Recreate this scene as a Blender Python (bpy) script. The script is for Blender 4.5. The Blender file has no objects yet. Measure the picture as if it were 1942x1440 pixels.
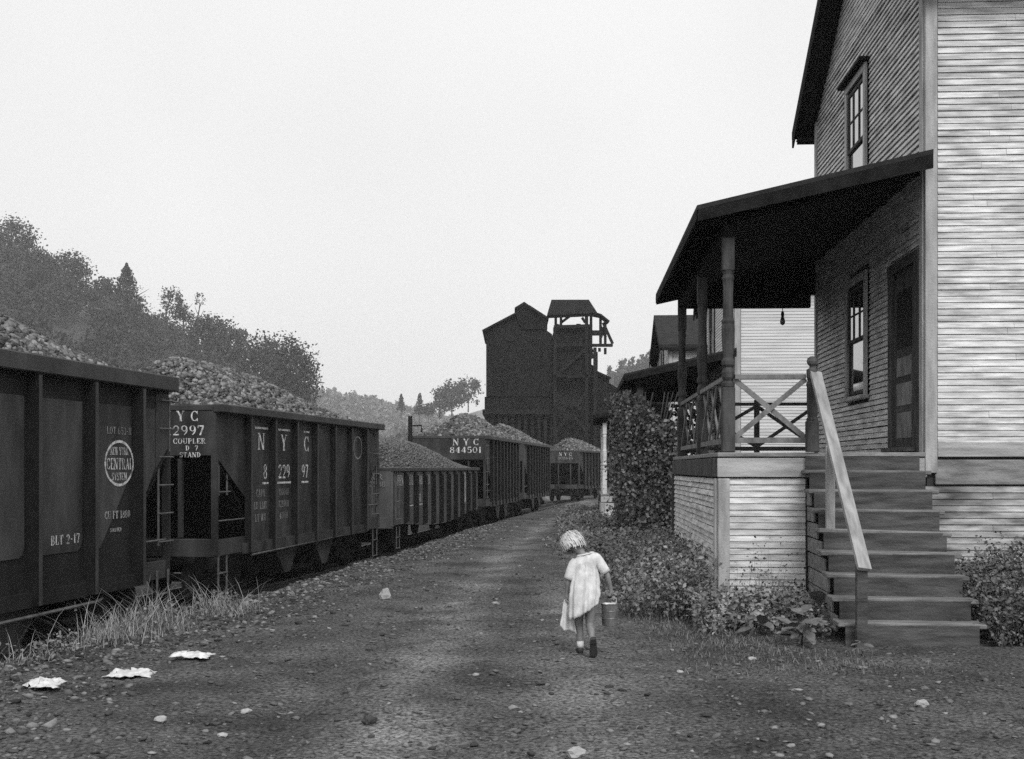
import bpy, bmesh, math, random
import numpy as np
from mathutils import Vector, Matrix, Euler

R = math.radians
rng = np.random.default_rng(7)
random.seed(7)
scene = bpy.context.scene
col = scene.collection

# ------------------------------------------------------------------ camera
FPX = 2300.0                      # focal length in photograph pixels
CX, HY, CAMZ = 971.0, 887.0, 1.65  # principal column, horizon row, eye height
cam_d = bpy.data.cameras.new('camera')
cam_d.sensor_width = 36.0
cam_d.lens = FPX / 1942.0 * 36.0
cam_d.shift_y = (HY - 720.0) / 1942.0
cam_d.clip_start = 0.1
cam_d.clip_end = 6000.0
cam = bpy.data.objects.new('camera', cam_d)
cam.location = (0, 0, CAMZ)
cam.rotation_euler = (R(90), 0, 0)
col.objects.link(cam)
scene.camera = cam

# ------------------------------------------------------------------ world: pale overcast sky
SUN_EL, SUN_AZ = R(44), R(166)
world = bpy.data.worlds.new('World')
scene.world = world
world.use_nodes = True
nt = world.node_tree
nt.nodes.clear()
wo = nt.nodes.new('ShaderNodeOutputWorld')
bg = nt.nodes.new('ShaderNodeBackground')
sky = nt.nodes.new('ShaderNodeTexSky')
sky.sky_type = 'NISHITA'
sky.sun_disc = False
sky.sun_elevation = SUN_EL
sky.sun_rotation = SUN_AZ
sky.air_density = 1.0
sky.dust_density = 4.0
bw = nt.nodes.new('ShaderNodeRGBToBW')
tc = nt.nodes.new('ShaderNodeTexCoord')
cn = nt.nodes.new('ShaderNodeTexNoise')
cn.inputs['Scale'].default_value = 1.6
cn.inputs['Detail'].default_value = 4
cn.inputs['Roughness'].default_value = 0.5
nt.links.new(tc.outputs['Generated'], cn.inputs['Vector'])
# overcast: cloud layer of even brightness over the clear-sky radiance
mr = nt.nodes.new('ShaderNodeMapRange')
mr.inputs['From Min'].default_value = 0.3
mr.inputs['From Max'].default_value = 0.7
mr.inputs['To Min'].default_value = 6.3
mr.inputs['To Max'].default_value = 7.6
nt.links.new(cn.outputs['Fac'], mr.inputs['Value'])
mx = nt.nodes.new('ShaderNodeMix')
mx.data_type = 'FLOAT'
mx.inputs[0].default_value = 0.80
nt.links.new(sky.outputs['Color'], bw.inputs['Color'])
nt.links.new(bw.outputs['Val'], mx.inputs[2])
nt.links.new(mr.outputs['Result'], mx.inputs[3])
nt.links.new(mx.outputs[0], bg.inputs['Color'])
bg.inputs['Strength'].default_value = 0.1
nt.links.new(bg.outputs['Background'], wo.inputs['Surface'])

sun_d = bpy.data.lights.new('sun', 'SUN')
sun_d.energy = 1.5
sun_d.angle = R(24)
sun_d.color = (1.0, 1.0, 1.0)
sun = bpy.data.objects.new('sun', sun_d)
tosun = Vector((math.sin(SUN_AZ) * math.cos(SUN_EL), math.cos(SUN_AZ) * math.cos(SUN_EL), math.sin(SUN_EL)))
sun.rotation_euler = (-tosun).to_track_quat('-Z', 'Y').to_euler()
sun.location = (0, -20, 40)
col.objects.link(sun)

vs = scene.view_settings
vs.view_transform = 'Standard'
vs.look = 'None'
vs.exposure = 0.58
vs.gamma = 1.0
vs.use_curve_mapping = False
scene.cycles.use_denoising = False
scene.cycles.max_bounces = 6
scene.cycles.diffuse_bounces = 3
scene.cycles.volume_bounces = 1
scene.cycles.sample_clamp_indirect = 2.0


def P(x, y, Y):
    """photograph pixel at depth Y -> world point"""
    return Vector(((x - CX) / FPX * Y, Y, CAMZ + (HY - y) / FPX * Y))


# ------------------------------------------------------------------ materials (black-and-white print: greys)
def mat(name, lo, hi=None, rough=0.8, scale=(6, 6, 6), detail=6, bump=0.0, bscale=40, rnd=0.0, attr=None,
        pos=(0.35, 0.65), spec=0.5, ior=None, metallic=0.0, spots=None, coord='pos', bdist=0.02):
    m = bpy.data.materials.new(name)
    m.use_nodes = True
    n = m.node_tree
    n.nodes.clear()
    out = n.nodes.new('ShaderNodeOutputMaterial')
    b = n.nodes.new('ShaderNodeBsdfPrincipled')
    n.links.new(b.outputs[0], out.inputs[0])
    b.inputs['Roughness'].default_value = rough
    b.inputs['Specular IOR Level'].default_value = spec
    b.inputs['Metallic'].default_value = metallic
    if ior:
        b.inputs['IOR'].default_value = ior
    hi = lo if hi is None else hi
    if coord == 'pos':
        g = n.nodes.new('ShaderNodeNewGeometry').outputs['Position']
    else:
        g = n.nodes.new('ShaderNodeTexCoord').outputs['Object']
    mp = n.nodes.new('ShaderNodeMapping')
    mp.inputs['Scale'].default_value = scale
    n.links.new(g, mp.inputs['Vector'])
    tx = n.nodes.new('ShaderNodeTexNoise')
    tx.inputs['Scale'].default_value = 1
    tx.inputs['Detail'].default_value = detail
    tx.inputs['Roughness'].default_value = 0.62
    n.links.new(mp.outputs[0], tx.inputs['Vector'])
    r = n.nodes.new('ShaderNodeMapRange')
    r.inputs['From Min'].default_value = pos[0]
    r.inputs['From Max'].default_value = pos[1]
    r.inputs['To Min'].default_value = lo
    r.inputs['To Max'].default_value = hi
    n.links.new(tx.outputs['Fac'], r.inputs['Value'])
    v = r.outputs['Result']

    def mul(v, a0, a1, src, f0=0.0, f1=1.0):
        q = n.nodes.new('ShaderNodeMapRange')
        q.inputs['From Min'].default_value = f0
        q.inputs['From Max'].default_value = f1
        q.inputs['To Min'].default_value = a0
        q.inputs['To Max'].default_value = a1
        n.links.new(src, q.inputs['Value'])
        k = n.nodes.new('ShaderNodeMath')
        k.operation = 'MULTIPLY'
        n.links.new(v, k.inputs[0])
        n.links.new(q.outputs['Result'], k.inputs[1])
        return k.outputs[0]
    if rnd:
        oi = n.nodes.new('ShaderNodeObjectInfo')
        v = mul(v, 1 - rnd, 1 + rnd, oi.outputs['Random'])
    if spots:   # (scale xyz, lo, hi, f0, f1): a second layer of stains of its own shape
        mp2 = n.nodes.new('ShaderNodeMapping')
        mp2.inputs['Scale'].default_value = spots[0]
        n.links.new(g, mp2.inputs['Vector'])
        t2 = n.nodes.new('ShaderNodeTexNoise')
        t2.inputs['Scale'].default_value = 1
        t2.inputs['Detail'].default_value = 4
        n.links.new(mp2.outputs[0], t2.inputs['Vector'])
        v = mul(v, spots[1], spots[2], t2.outputs['Fac'], spots[3], spots[4])
    if attr:
        a = n.nodes.new('ShaderNodeAttribute')
        a.attribute_name = attr
        k = n.nodes.new('ShaderNodeMath')
        k.operation = 'MULTIPLY'
        n.links.new(v, k.inputs[0])
        n.links.new(a.outputs['Fac'], k.inputs[1])
        v = k.outputs[0]
    n.links.new(v, b.inputs['Base Color'])
    if bump:
        bt = n.nodes.new('ShaderNodeTexNoise')
        bt.inputs['Scale'].default_value = bscale
        bt.inputs['Detail'].default_value = 5
        n.links.new(g, bt.inputs['Vector'])
        bm_ = n.nodes.new('ShaderNodeBump')
        bm_.inputs['Strength'].default_value = bump
        bm_.inputs['Distance'].default_value = bdist
        n.links.new(bt.outputs['Fac'], bm_.inputs['Height'])
        n.links.new(bm_.outputs[0], b.inputs['Normal'])
    return m


M = {}
M['paint'] = mat('weathered_white_paint', 0.34, 0.72, 0.75, (2.6, 2.6, 26), 8, 0.25, 60, rnd=0.11,
                 spots=((2.4, 2.4, 6.0), 0.74, 1.05, 0.34, 0.50))
M['paintlow'] = mat('stained_low_paint', 0.12, 0.55, 0.8, (1.6, 1.6, 9), 7, 0.3, 60, rnd=0.25, spots=((1.4, 1.4, 5.0), 0.45, 1.06, 0.36, 0.54))
M['paint2'] = mat('white_clapboard_paint', 0.48, 0.66, 0.75, (1.0, 1.0, 14), 5, 0.1, 60, rnd=0.05)
M['trim'] = mat('worn_trim_paint', 0.24, 0.46, 0.8, (8, 8, 1.6), 6, 0.3, 50, rnd=0.1)
M['trimh'] = mat('worn_board_paint', 0.22, 0.46, 0.8, (1.3, 1.3, 12), 7, 0.3, 50, rnd=0.1)
M['raw'] = mat('bare_weathered_wood', 0.11, 0.26, 0.85, (3, 14, 14), 7, 0.4, 60, rnd=0.18)
M['newwood'] = mat('sun_bleached_wood', 0.20, 0.38, 0.8, (14, 3, 3), 7, 0.3, 60, rnd=0.08)
M['step'] = mat('worn_step_wood', 0.022, 0.085, 0.85, (2.0, 16, 16), 7, 0.5, 60, rnd=0.25)
M['darkwood'] = mat('shade_dark_wood', 0.008, 0.018, 0.9, (6, 6, 6), 5, 0.2, 40, spec=0.08)  # porch-roof shade is put into this near-black wood colour
M['railw'] = mat('grey_rail_wood', 0.10, 0.22, 0.85, (9, 9, 4), 6, 0.3, 50, rnd=0.15)
M['tread'] = mat('worn_tread_wood', 0.07, 0.22, 0.8, (2.0, 16, 16), 7, 0.4, 60, rnd=0.2)
M['web'] = mat('shade_black_car_iron', 0.008, 0.014, 0.8, (3, 3, 3), 4, spec=0.08)  # near-black colour carries the shade painted on the camera-facing stake webs
M['post'] = mat('sooty_painted_wood', 0.03, 0.09, 0.85, (9, 9, 2), 6, 0.3, 50, rnd=0.1, spec=.2)
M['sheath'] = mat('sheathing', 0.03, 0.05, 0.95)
M['sheath2'] = mat('old_paint_under', 0.22, 0.3, 0.9)
M['roof'] = mat('tar_roofing', 0.015, 0.03, 0.9, (4, 4, 4), 6, 0.4, 30, spec=0.20)
M['glass'] = mat('window_glass', 0.02, 0.03, 0.03, (1, 1, 1), 2, 0.0, 5, spec=1.0, ior=3.2)
M['blind'] = mat('white_blind', 0.75, 0.8, 0.8)
M['bulb'] = mat('bulb_glass', 0.03, 0.03, 0.1)
M['ground'] = mat('cinder_road', 0.048, 0.135, 0.95, (0.9, 0.9, 0.9), 9, 1.0, 30, bdist=.06, spec=.2, attr='tone',
                  spots=((34, 34, 34), 0.3, 1.8, 0.34, 0.66))
M['bed'] = mat('track_ballast', 0.015, 0.03, 0.95, (4, 4, 4), 6, 0.8, 30, spec=0.08)
M['stone'] = mat('gravel', 0.10, 0.16, 0.9, (20, 20, 20), 3, 0.3, 90, attr='tone')
M['rock'] = mat('pale_rock', 0.24, 0.4, 0.9, (12, 12, 12), 5, 0.5, 40)
M['coal'] = mat('coal', 0.045, 0.085, 0.42, (30, 30, 30), 3, 0.4, 60, attr='tone', spec=0.6)
M['coalbed'] = mat('fine_coal', 0.02, 0.05, 0.75, (14, 14, 14), 6, 0.8, 40)
M['steel'] = mat('sooty_car_paint', 0.016, 0.036, 0.6, (2.5, 2.5, 0.9), 7, 0.15, 40, spots=((1.6, 1.6, 0.6), 0.6, 2.0, 0.35, 0.68), spec=0.25)
M['panel'] = mat('dusty_pressed_panel', 0.026, 0.048, 0.65, (2.5, 2.5, 0.9), 7, 0.15, 40, spots=((1.8, 1.8, 0.7), 0.65, 1.9, 0.35, 0.68), spec=.3)
M['sheet1'] = mat('dark_side_sheet', 0.010, 0.022, 0.7, (2.5, 2.5, 0.9), 7, 0.15, 40, spec=.2)
M['steel2'] = mat('dusty_car_paint', 0.018, 0.036, 0.65, (3, 3, 1.2), 7, 0.15, 40, spots=((1, 1, 1), 0.8, 1.5, 0.35, 0.7))
M['steel3'] = mat('faded_gondola_paint', 0.05, 0.095, 0.7, (4, 4, 0.7), 7, 0.15, 40, spots=((1, 1, 1), 0.7, 1.5, 0.35, 0.7))
M['iron'] = mat('worn_iron', 0.06, 0.12, 0.55, (9, 9, 9), 4)
M['under'] = mat('greasy_running_gear', 0.012, 0.022, 0.7, (5, 5, 5), 4, spec=0.08)
M['rail'] = mat('rail_steel', 0.05, 0.09, 0.4, (3, 3, 3), 3)
M['tie'] = mat('oiled_tie', 0.015, 0.03, 0.95, (6, 6, 6), 5, spec=0.08)
M['letter'] = mat('white_lettering', 0.14, 0.62, 0.8, (13, 13, 13), 6, pos=(0.34, 0.55))
M['letterdim'] = mat('faded_lettering', 0.12, 0.3, 0.8, (9, 9, 9), 5)
M['tipple'] = mat('sooty_sheet_iron', 0.006, 0.012, 0.8, (1.5, 1.5, 0.4), 6, 0.1, 10, spec=0.08)
M['tipplebeam'] = mat('sooty_timber', 0.010, 0.018, 0.85, (1.5, 1.5, 0.4), 6, spec=0.08)
M['leaf'] = mat('weed_leaf', 0.085, 0.15, 0.6, (3, 3, 3), 3, attr='tone')
M['bigleaf'] = mat('broad_leaf', 0.08, 0.17, 0.5, (9, 9, 9), 3, rnd=0.3)
M['vine'] = mat('vine_leaf', 0.07, 0.12, 0.5, (2, 2, 2), 3, attr='tone')
M['grass'] = mat('dry_grass', 0.13, 0.24, 0.7, (2, 2, 2), 3, attr='tone')
M['fartree'] = mat('haze_paled_foliage', 0.09, 0.13, 0.8, (0.1, 0.1, 0.1), 4, attr='tone')  # foliage colour paled to stand in for distance haze
M['tree'] = mat('tree_leaf', 0.018, 0.034, 0.7, (0.1, 0.1, 0.1), 4, attr='tone')
M['bark'] = mat('bark', 0.03, 0.06, 0.9, (5, 5, 1), 5)
M['hill'] = mat('wooded_hill_ground', 0.03, 0.05, 0.95, (0.05, 0.05, 0.05), 5)
M['meadow'] = mat('grass_hill', 0.17, 0.26, 0.95, (0.02, 0.02, 0.02), 6)
M['dress'] = mat('pale_cotton', 0.46, 0.68, 0.9, (18, 18, 9), 5, 0.2, 60, coord='obj')
M['skin'] = mat('skin', 0.15, 0.22, 0.6, (12, 12, 12), 3)
M['hair'] = mat('fair_hair', 0.42, 0.60, 0.55, (24, 24, 24), 3, attr='tone')
M['shoe'] = mat('dark_leather', 0.02, 0.035, 0.6)
M['sock'] = mat('white_sock', 0.5, 0.6, 0.9)
M['tin'] = mat('tinned_pail', 0.06, 0.20, 0.45, (14, 14, 8), 5, metallic=0.3)
M['paper'] = mat('white_paper', 0.42, 0.72, 0.9, (14, 14, 14))


# ------------------------------------------------------------------ mesh helpers
def np_mesh(name, V, F, material, parent=None, smooth=False, tone=None):
    V = np.asarray(V, dtype=np.float32)
    me = bpy.data.meshes.new(name)
    if isinstance(F, np.ndarray):
        k = F.shape[1]
        me.vertices.add(len(V))
        me.vertices.foreach_set('co', V.ravel())
        me.loops.add(F.size)
        me.loops.foreach_set('vertex_index', F.ravel().astype(np.int32))
        me.polygons.add(len(F))
        me.polygons.foreach_set('loop_start', np.arange(0, F.size, k, dtype=np.int32))
        me.update(calc_edges=True)
        me.validate()
    else:
        me.from_pydata([tuple(map(float, v)) for v in V], [], F)
    if smooth:
        me.polygons.foreach_set('use_smooth', [True] * len(me.polygons))
    if tone is not None:
        at = me.attributes.new('tone', 'FLOAT', 'POINT')
        at.data.foreach_set('value', np.asarray(tone, dtype=np.float32))
    me.materials.append(material)
    o = bpy.data.objects.new(name, me)
    col.objects.link(o)
    if parent:
        o.parent = parent
    return o


class MB:
    def __init__(s):
        s.v, s.f = [], []

    def add(s, vs_, fs):
        n = len(s.v)
        s.v += [Vector(q) for q in vs_]
        s.f += [tuple(i + n for i in f) for f in fs]
        return s

    def box(s, c, d, rot=None):
        c = Vector(c)
        hx, hy, hz = d[0] / 2, d[1] / 2, d[2] / 2
        pts = [Vector((x, y, z)) for x in (-hx, hx) for y in (-hy, hy) for z in (-hz, hz)]
        if rot is not None:
            pts = [rot @ p for p in pts]
        return s.add([c + p for p in pts], [(0, 1, 3, 2), (4, 6, 7, 5), (0, 4, 5, 1), (2, 3, 7, 6), (0, 2, 6, 4), (1, 5, 7, 3)])

    def cbox(s, c, d, ch=0.006, rot=None):
        """box with chamfered vertical and long edges"""
        c = Vector(c)
        hx, hy, hz = [q / 2 for q in d]
        ch = min(ch, hx * .4, hy * .4, hz * .4)
        bm = bmesh.new()
        bmesh.ops.create_cube(bm, size=1)
        for v in bm.verts:
            v.co = Vector((v.co.x * 2 * hx, v.co.y * 2 * hy, v.co.z * 2 * hz))
        bmesh.ops.bevel(bm, geom=bm.edges[:], offset=ch, segments=1, affect='EDGES')
        bm.verts.ensure_lookup_table()
        pts = [v.co.copy() for v in bm.verts]
        if rot is not None:
            pts = [rot @ p for p in pts]
        fs = [tuple(v.index for v in f.verts) for f in bm.faces]
        bm.free()
        return s.add([c + p for p in pts], fs)

    def beam(s, a, b, w, h, up=(0, 0, 1)):
        a, b = Vector(a), Vector(b)
        d = (b - a)
        L = d.length
        d.normalize()
        up = Vector(up)
        if abs(d.dot(up)) > 0.98:
            up = Vector((0, 1, 0))
        sx = d.cross(up).normalized()
        uz = sx.cross(d).normalized()
        rot = Matrix((d, sx, uz)).transposed()
        return s.box((a + b) / 2, (L, w, h), rot)

    def tube(s, pts, rad, n=8, cap=True):
        pts = [Vector(p) for p in pts]
        if not hasattr(rad, '__len__'):
            rad = [rad] * len(pts)
        base = len(s.v)
        prev = None
        for i, p in enumerate(pts):
            t = (pts[min(i + 1, len(pts) - 1)] - pts[max(i - 1, 0)]).normalized()
            if prev is None:
                a = t.orthogonal().normalized()
            else:
                a = (prev - t * prev.dot(t)).normalized()
            prev = a
            b = t.cross(a)
            for k in range(n):
                th = 2 * math.pi * k / n
                s.v.append(p + (a * math.cos(th) + b * math.sin(th)) * rad[i])
        for i in range(len(pts) - 1):
            for k in range(n):
                k2 = (k + 1) % n
                s.f.append((base + i * n + k, base + i * n + k2, base + (i + 1) * n + k2, base + (i + 1) * n + k))
        if cap:
            s.f.append(tuple(base + k for k in range(n))[::-1])
            s.f.append(tuple(base + (len(pts) - 1) * n + k for k in range(n)))
        return s

    def prism(s, poly, o, u, v, w, t):
        """polygon (2-D) in plane o + a u + b v, extruded by t along w"""
        o, u, v, w = map(Vector, (o, u, v, w))
        n = len(poly)
        front = [o + u * a + v * b for a, b in poly]
        back = [p + w * t for p in front]
        fs = [tuple(range(n)), tuple(range(2 * n - 1, n - 1, -1))]
        fs += [(i, i + n, (i + 1) % n + n, (i + 1) % n) for i in range(n)]
        return s.add(front + back, fs)

    def lathe(s, prof, c, n=12, axis='z'):
        c = Vector(c)
        base = len(s.v)
        for r, z in prof:
            for k in range(n):
                th = 2 * math.pi * k / n
                if axis == 'z':
                    s.v.append(c + Vector((r * math.cos(th), r * math.sin(th), z)))
                else:
                    s.v.append(c + Vector((r * math.cos(th), z, r * math.sin(th))))
        for i in range(len(prof) - 1):
            for k in range(n):
                k2 = (k + 1) % n
                s.f.append((base + i * n + k, base + i * n + k2, base + (i + 1) * n + k2, base + (i + 1) * n + k))
        s.f.append(tuple(base + k for k in range(n))[::-1])
        s.f.append(tuple(base + (len(prof) - 1) * n + k for k in range(n)))
        return s

    def build(s, name, material, parent=None, smooth=False):
        me = bpy.data.meshes.new(name)
        me.from_pydata([tuple(p) for p in s.v], [], s.f)
        bm = bmesh.new()
        bm.from_mesh(me)
        bmesh.ops.recalc_face_normals(bm, faces=bm.faces)
        bm.to_mesh(me)
        bm.free()
        if smooth:
            me.polygons.foreach_set('use_smooth', [True] * len(me.polygons))
        me.materials.append(material)
        o = bpy.data.objects.new(name, me)
        col.objects.link(o)
        if parent:
            o.parent = parent
        return o


def tag(o, label=None, cat=None, group=None, kind=None):
    if label:
        o['label'] = label
    if cat:
        o['category'] = cat
    if group:
        o['group'] = group
    if kind:
        o['kind'] = kind
    return o


def empty(name, loc, rz=0.0):
    o = bpy.data.objects.new(name, None)
    o.empty_display_size = 0.3
    o.location = loc
    o.rotation_euler = (0, 0, rz)
    col.objects.link(o)
    return o


def link_copy(o, parent):
    c = o.copy()
    col.objects.link(c)
    c.parent = parent
    return c


# numpy value noise -------------------------------------------------
_tab = rng.random((256, 256))


def vnoise(x, y):
    xi, yi = np.floor(x).astype(int), np.floor(y).astype(int)
    fx, fy = x - xi, y - yi
    fx, fy = fx * fx * (3 - 2 * fx), fy * fy * (3 - 2 * fy)
    g = lambda a, b: _tab[a % 256, b % 256]
    return (g(xi, yi) * (1 - fx) + g(xi + 1, yi) * fx) * (1 - fy) + (g(xi, yi + 1) * (1 - fx) + g(xi + 1, yi + 1) * fx) * fy


def fbm(x, y, o=4):
    s, a, t = 0, 1.0, 0
    for i in range(o):
        s = s + a * vnoise(x + 17.3 * i, y + 9.1 * i)
        t += a
        a *= 0.5
        x, y = x * 2.03, y * 2.03
    return s / t


def sstep(a, b, x):
    t = np.clip((x - a) / (b - a), 0, 1)
    return t * t * (3 - 2 * t)


# ------------------------------------------------------------------ ground lie
TZ = np.array([-40, 5, 18.3, 29, 43, 54, 66, 82, 94, 130, 200, 400], float)
TX = np.array([-15.2, -7.35, -5.03, -3.12, -1.12, 0.52, 2.2, 4.7, 8.6, 19.0, 40.0, 90.0], float)
RAILZ = -0.65


def Xside(Y):
    """right-hand side plane of the standing cars"""
    return np.interp(Y, TZ, TX)


def road_z(Y):
    return np.interp(Y, [12, 55, 90], [0.0, -0.33, -0.48])


def shoulder(Y):
    return np.interp(Y, [5, 14, 23, 35, 46], [2.2, 2.15, 1.55, 0.75, 0.45])


def gz(X, Y, detail=True):
    X, Y = np.asarray(X, float), np.asarray(Y, float)
    s = X - Xside(Y)
    sh = shoulder(Y) + 0.25 * (fbm(X * 0.9 + 5, Y * 0.9, 3) - 0.5)
    rz_ = road_z(Y)
    t = sstep(sh - 0.75, sh + 0.15, s)
    z = -0.86 * (1 - t) + rz_ * t
    # left of the track the ground comes up again slowly
    z = z + 0.5 * sstep(-6, -14, s)
    if detail:
        z = z + t * (0.05 * (fbm(X * 0.8, Y * 0.8, 3) - 0.5) + 0.04 * (fbm(X * 3.1, Y * 3.1, 3) - 0.5) + 0.035 * (fbm(X * 9.1, Y * 9.1, 2) - 0.5))
        # wheel ruts worn in the lane
        for c in (0.42, 0.0):
            xr = Xside(Y) * 0.45 + 2.3 * 0.9 * c * 2 - 0.2
            z = z - t * 0.03 * np.exp(-((X - xr) / 0.28) ** 2)
    return z


def gz1(x, y):
    return float(gz(np.array([x]), np.array([y]))[0])


def grow(a, step, end, f):
    out = [a]
    s = step
    while abs(out[-1]) < abs(end):
        s *= f
        out.append(out[-1] + (s if end > a else -s))
    out[-1] = end
    return out[1:]


xs = np.array(sorted(grow(-8, 0.1, -1300, 1.22)) + list(np.arange(-8, 7.5, 0.085)) + grow(7.5, 0.1, 1300, 1.22))
ys = np.array(sorted(grow(4.5, 0.1, -140, 1.3))[:] + list(np.arange(4.5, 20, 0.085)) + list(np.arange(20, 40, 0.2)) + grow(40, 0.2, 1600, 1.1))
GX, GY = np.meshgrid(xs, ys)
GZ = gz(GX, GY)
nx, ny = len(xs), len(ys)
idx = np.arange(nx * ny).reshape(ny, nx)
F = np.stack([idx[:-1, :-1], idx[:-1, 1:], idx[1:, 1:], idx[1:, :-1]], -1).reshape(-1, 4)
# packed pale dirt where wheels and feet have worn the cinders away
lx = np.interp(GY, [4, 6, 9, 16, 25, 33, 60], [-.95, -.85, -.7, -.65, -.1, .45, 3.0])
wob = .35 * (fbm(GX * .5 + 3, GY * .35, 3) - .5)
pale = np.exp(-((GX - lx + wob) / .34) ** 2) + .75 * np.exp(-((GX - lx - 1.4 + wob) / .40) ** 2)
pale = pale * (.35 + 1.1 * fbm(GX * 1.7, GY * .9 + 8, 4))
gt = .82 + .95 * pale
ground = np_mesh('ground', np.stack([GX, GY, GZ], -1).reshape(-1, 3), F, M['ground'], smooth=True, tone=gt.ravel())
tag(ground, kind='structure')


# ------------------------------------------------------------------ scattered stones (joined: too many to count)
bm = bmesh.new()
bmesh.ops.create_icosphere(bm, subdivisions=1, radius=1)
bm.verts.ensure_lookup_table()
ICO_V = np.array([v.co[:] for v in bm.verts])
ICO_F = np.array([[v.index for v in f.verts] for f in bm.faces])
bm.free()


def lumps(name, pos, size, material, flat=0.6, tone=None, parent=None, jag=0.35):
    n = len(pos)
    k = len(ICO_V)
    V = np.repeat(ICO_V[None], n, 0) * (1 + jag * (rng.random((n, k, 1)) - 0.5) * 2)
    sc = size[:, None] * np.stack([0.7 + 0.6 * rng.random(n), 0.7 + 0.6 * rng.random(n), flat * (0.7 + 0.6 * rng.random(n))], 1)
    V = V * sc[:, None, :]
    a = rng.random(n) * 6.283
    b = (rng.random(n) - 0.5) * 0.9
    ca, sa, cb, sb = np.cos(a), np.sin(a), np.cos(b), np.sin(b)
    x, y, z = V[..., 0], V[..., 1], V[..., 2]
    y, z = y * cb[:, None] - z * sb[:, None], y * sb[:, None] + z * cb[:, None]
    x, y = x * ca[:, None] - y * sa[:, None], x * sa[:, None] + y * ca[:, None]
    V = np.stack([x, y, z], -1) + pos[:, None, :]
    Fc = (ICO_F[None] + (np.arange(n) * k)[:, None, None]).reshape(-1, 3)
    tn = np.repeat(tone if tone is not None else np.ones(n), k)
    return np_mesh(name, V.reshape(-1, 3), Fc, material, parent, tone=tn)


# shoulder gravel + lane gravel, thinner with distance
n = 95000
Yg = 5.2 + (46 - 5.2) * rng.random(n) ** 2.1
Xg = (rng.random(n) - 0.5) * 2 * (0.47 * Yg + 0.8)
s = Xg - Xside(Yg)
shd = shoulder(Yg)
p = 0.26 + 0.74 * np.exp(-((s - shd - 0.45) / 0.8) ** 2)
p *= 0.35 + 0.9 * fbm(Xg * 0.7, Yg * 0.7, 3)
keep = (s > shd - 0.8) & (rng.random(n) < p) & ~((Xg > 2.2) & (Yg > 13.1)) & ~((Xg > 3.0) & (Yg > 10.8))
Xg, Yg = Xg[keep], Yg[keep]
sz = 0.006 + 0.022 * rng.random(len(Xg)) ** 3.2
sz *= 1 + 0.02 * Yg
tone = np.where(rng.random(len(Xg)) < 0.85, 0.2 + 0.9 * rng.random(len(Xg)), 0.9 + 1.1 * rng.random(len(Xg)))
gr = lumps('road_gravel', np.stack([Xg, Yg, gz(Xg, Yg) + sz * 0.15], 1), sz, M['stone'], 0.38, tone, jag=.5)
tag(gr, 'loose pale and dark gravel strewn over the cinder lane', 'gravel', kind='stuff')

# coarser broken stone and cinders on the shoulder
n = 26000
Yg = 7.5 + 32 * rng.random(n) ** 1.6
shd = shoulder(Yg)
Xg = Xside(Yg) + shd - .55 + np.abs(rng.normal(size=n)) * .75
keep = (Xg < Xside(Yg) + shd + 2.4) & (rng.random(n) < .25 + 1.1 * (fbm(Xg * 1.3, Yg * 1.3, 3) - .25))
Xg, Yg = Xg[keep], Yg[keep]
sz = .012 + .030 * rng.random(len(Xg)) ** 2.2
tone = .15 + 1.6 * rng.random(len(Xg)) ** 2.0
gr = lumps('shoulder_ballast', np.stack([Xg, Yg, gz(Xg, Yg) + sz * .15], 1), sz, M['stone'], .55, tone, jag=.5)
tag(gr, 'coarse broken stone along the track shoulder', 'ballast', kind='stuff')

# ------------------------------------------------------------------ track
def track_pt(Y, off):
    x0 = float(Xside(Y)) - 1.5
    dx = (float(Xside(Y + 1)) - float(Xside(Y - 1))) / 2
    t = Vector((dx, 1, 0)).normalized()
    nrm = Vector((-t.y, t.x, 0))
    return Vector((x0, Y, 0)) + nrm * off, t


track = empty('railway_track', (float(Xside(8)) - 1.5, 8, -0.86))
tag(track, 'single line of rails and oily sleepers under the coal cars', 'railway track')
for off in (-0.7175, 0.7175):
    mb = MB()
    Yl = list(np.arange(2, 132, 3.0))
    prof = [(-0.07, 0), (0.07, 0), (0.07, 0.012), (0.012, 0.03), (0.012, 0.10), (0.034, 0.115), (0.034, 0.15), (-0.034, 0.15), (-0.034, 0.115), (-0.012, 0.10), (-0.012, 0.03), (-0.07, 0.012)]
    rows = []
    for Yq in Yl:
        q, t = track_pt(Yq, off)
        nrm = Vector((-t.y, t.x, 0))
        rows.append([q + nrm * a + Vector((0, 0, RAILZ - 0.15 + b)) for a, b in prof])
    k = len(prof)
    vv = [v - track.location for r_ in rows for v in r_]
    ff = [(i * k + j, i * k + (j + 1) % k, (i + 1) * k + (j + 1) % k, (i + 1) * k + j) for i in range(len(rows) - 1) for j in range(k)]
    mb.add(vv, ff)
    mb.build('rail', M['rail'], track)
tie_me = MB().cbox((0, 0, 0), (2.6, 0.23, 0.16), 0.012)
tie0 = tie_me.build('sleeper', M['tie'], track)
for i in range(170):
    Yq = 4 + i * 0.6
    q, t = track_pt(Yq, 0)
    o = tie0 if i == 0 else link_copy(tie0, track)
    o.location = q + Vector((0, 0, RAILZ - 0.15 - 0.075)) - track.location
    o.rotation_euler = (0, 0, math.atan2(t.y, t.x) - math.pi / 2 + random.uniform(-.02, .02))


# ------------------------------------------------------------------ lettering: slab-serif strokes
TK, TN = 0.19, 0.075
GL = {}


def _g(ch, w, lines=(), arcs=(), ser=()):
    GL[ch] = (w, lines, arcs, ser)


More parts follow.
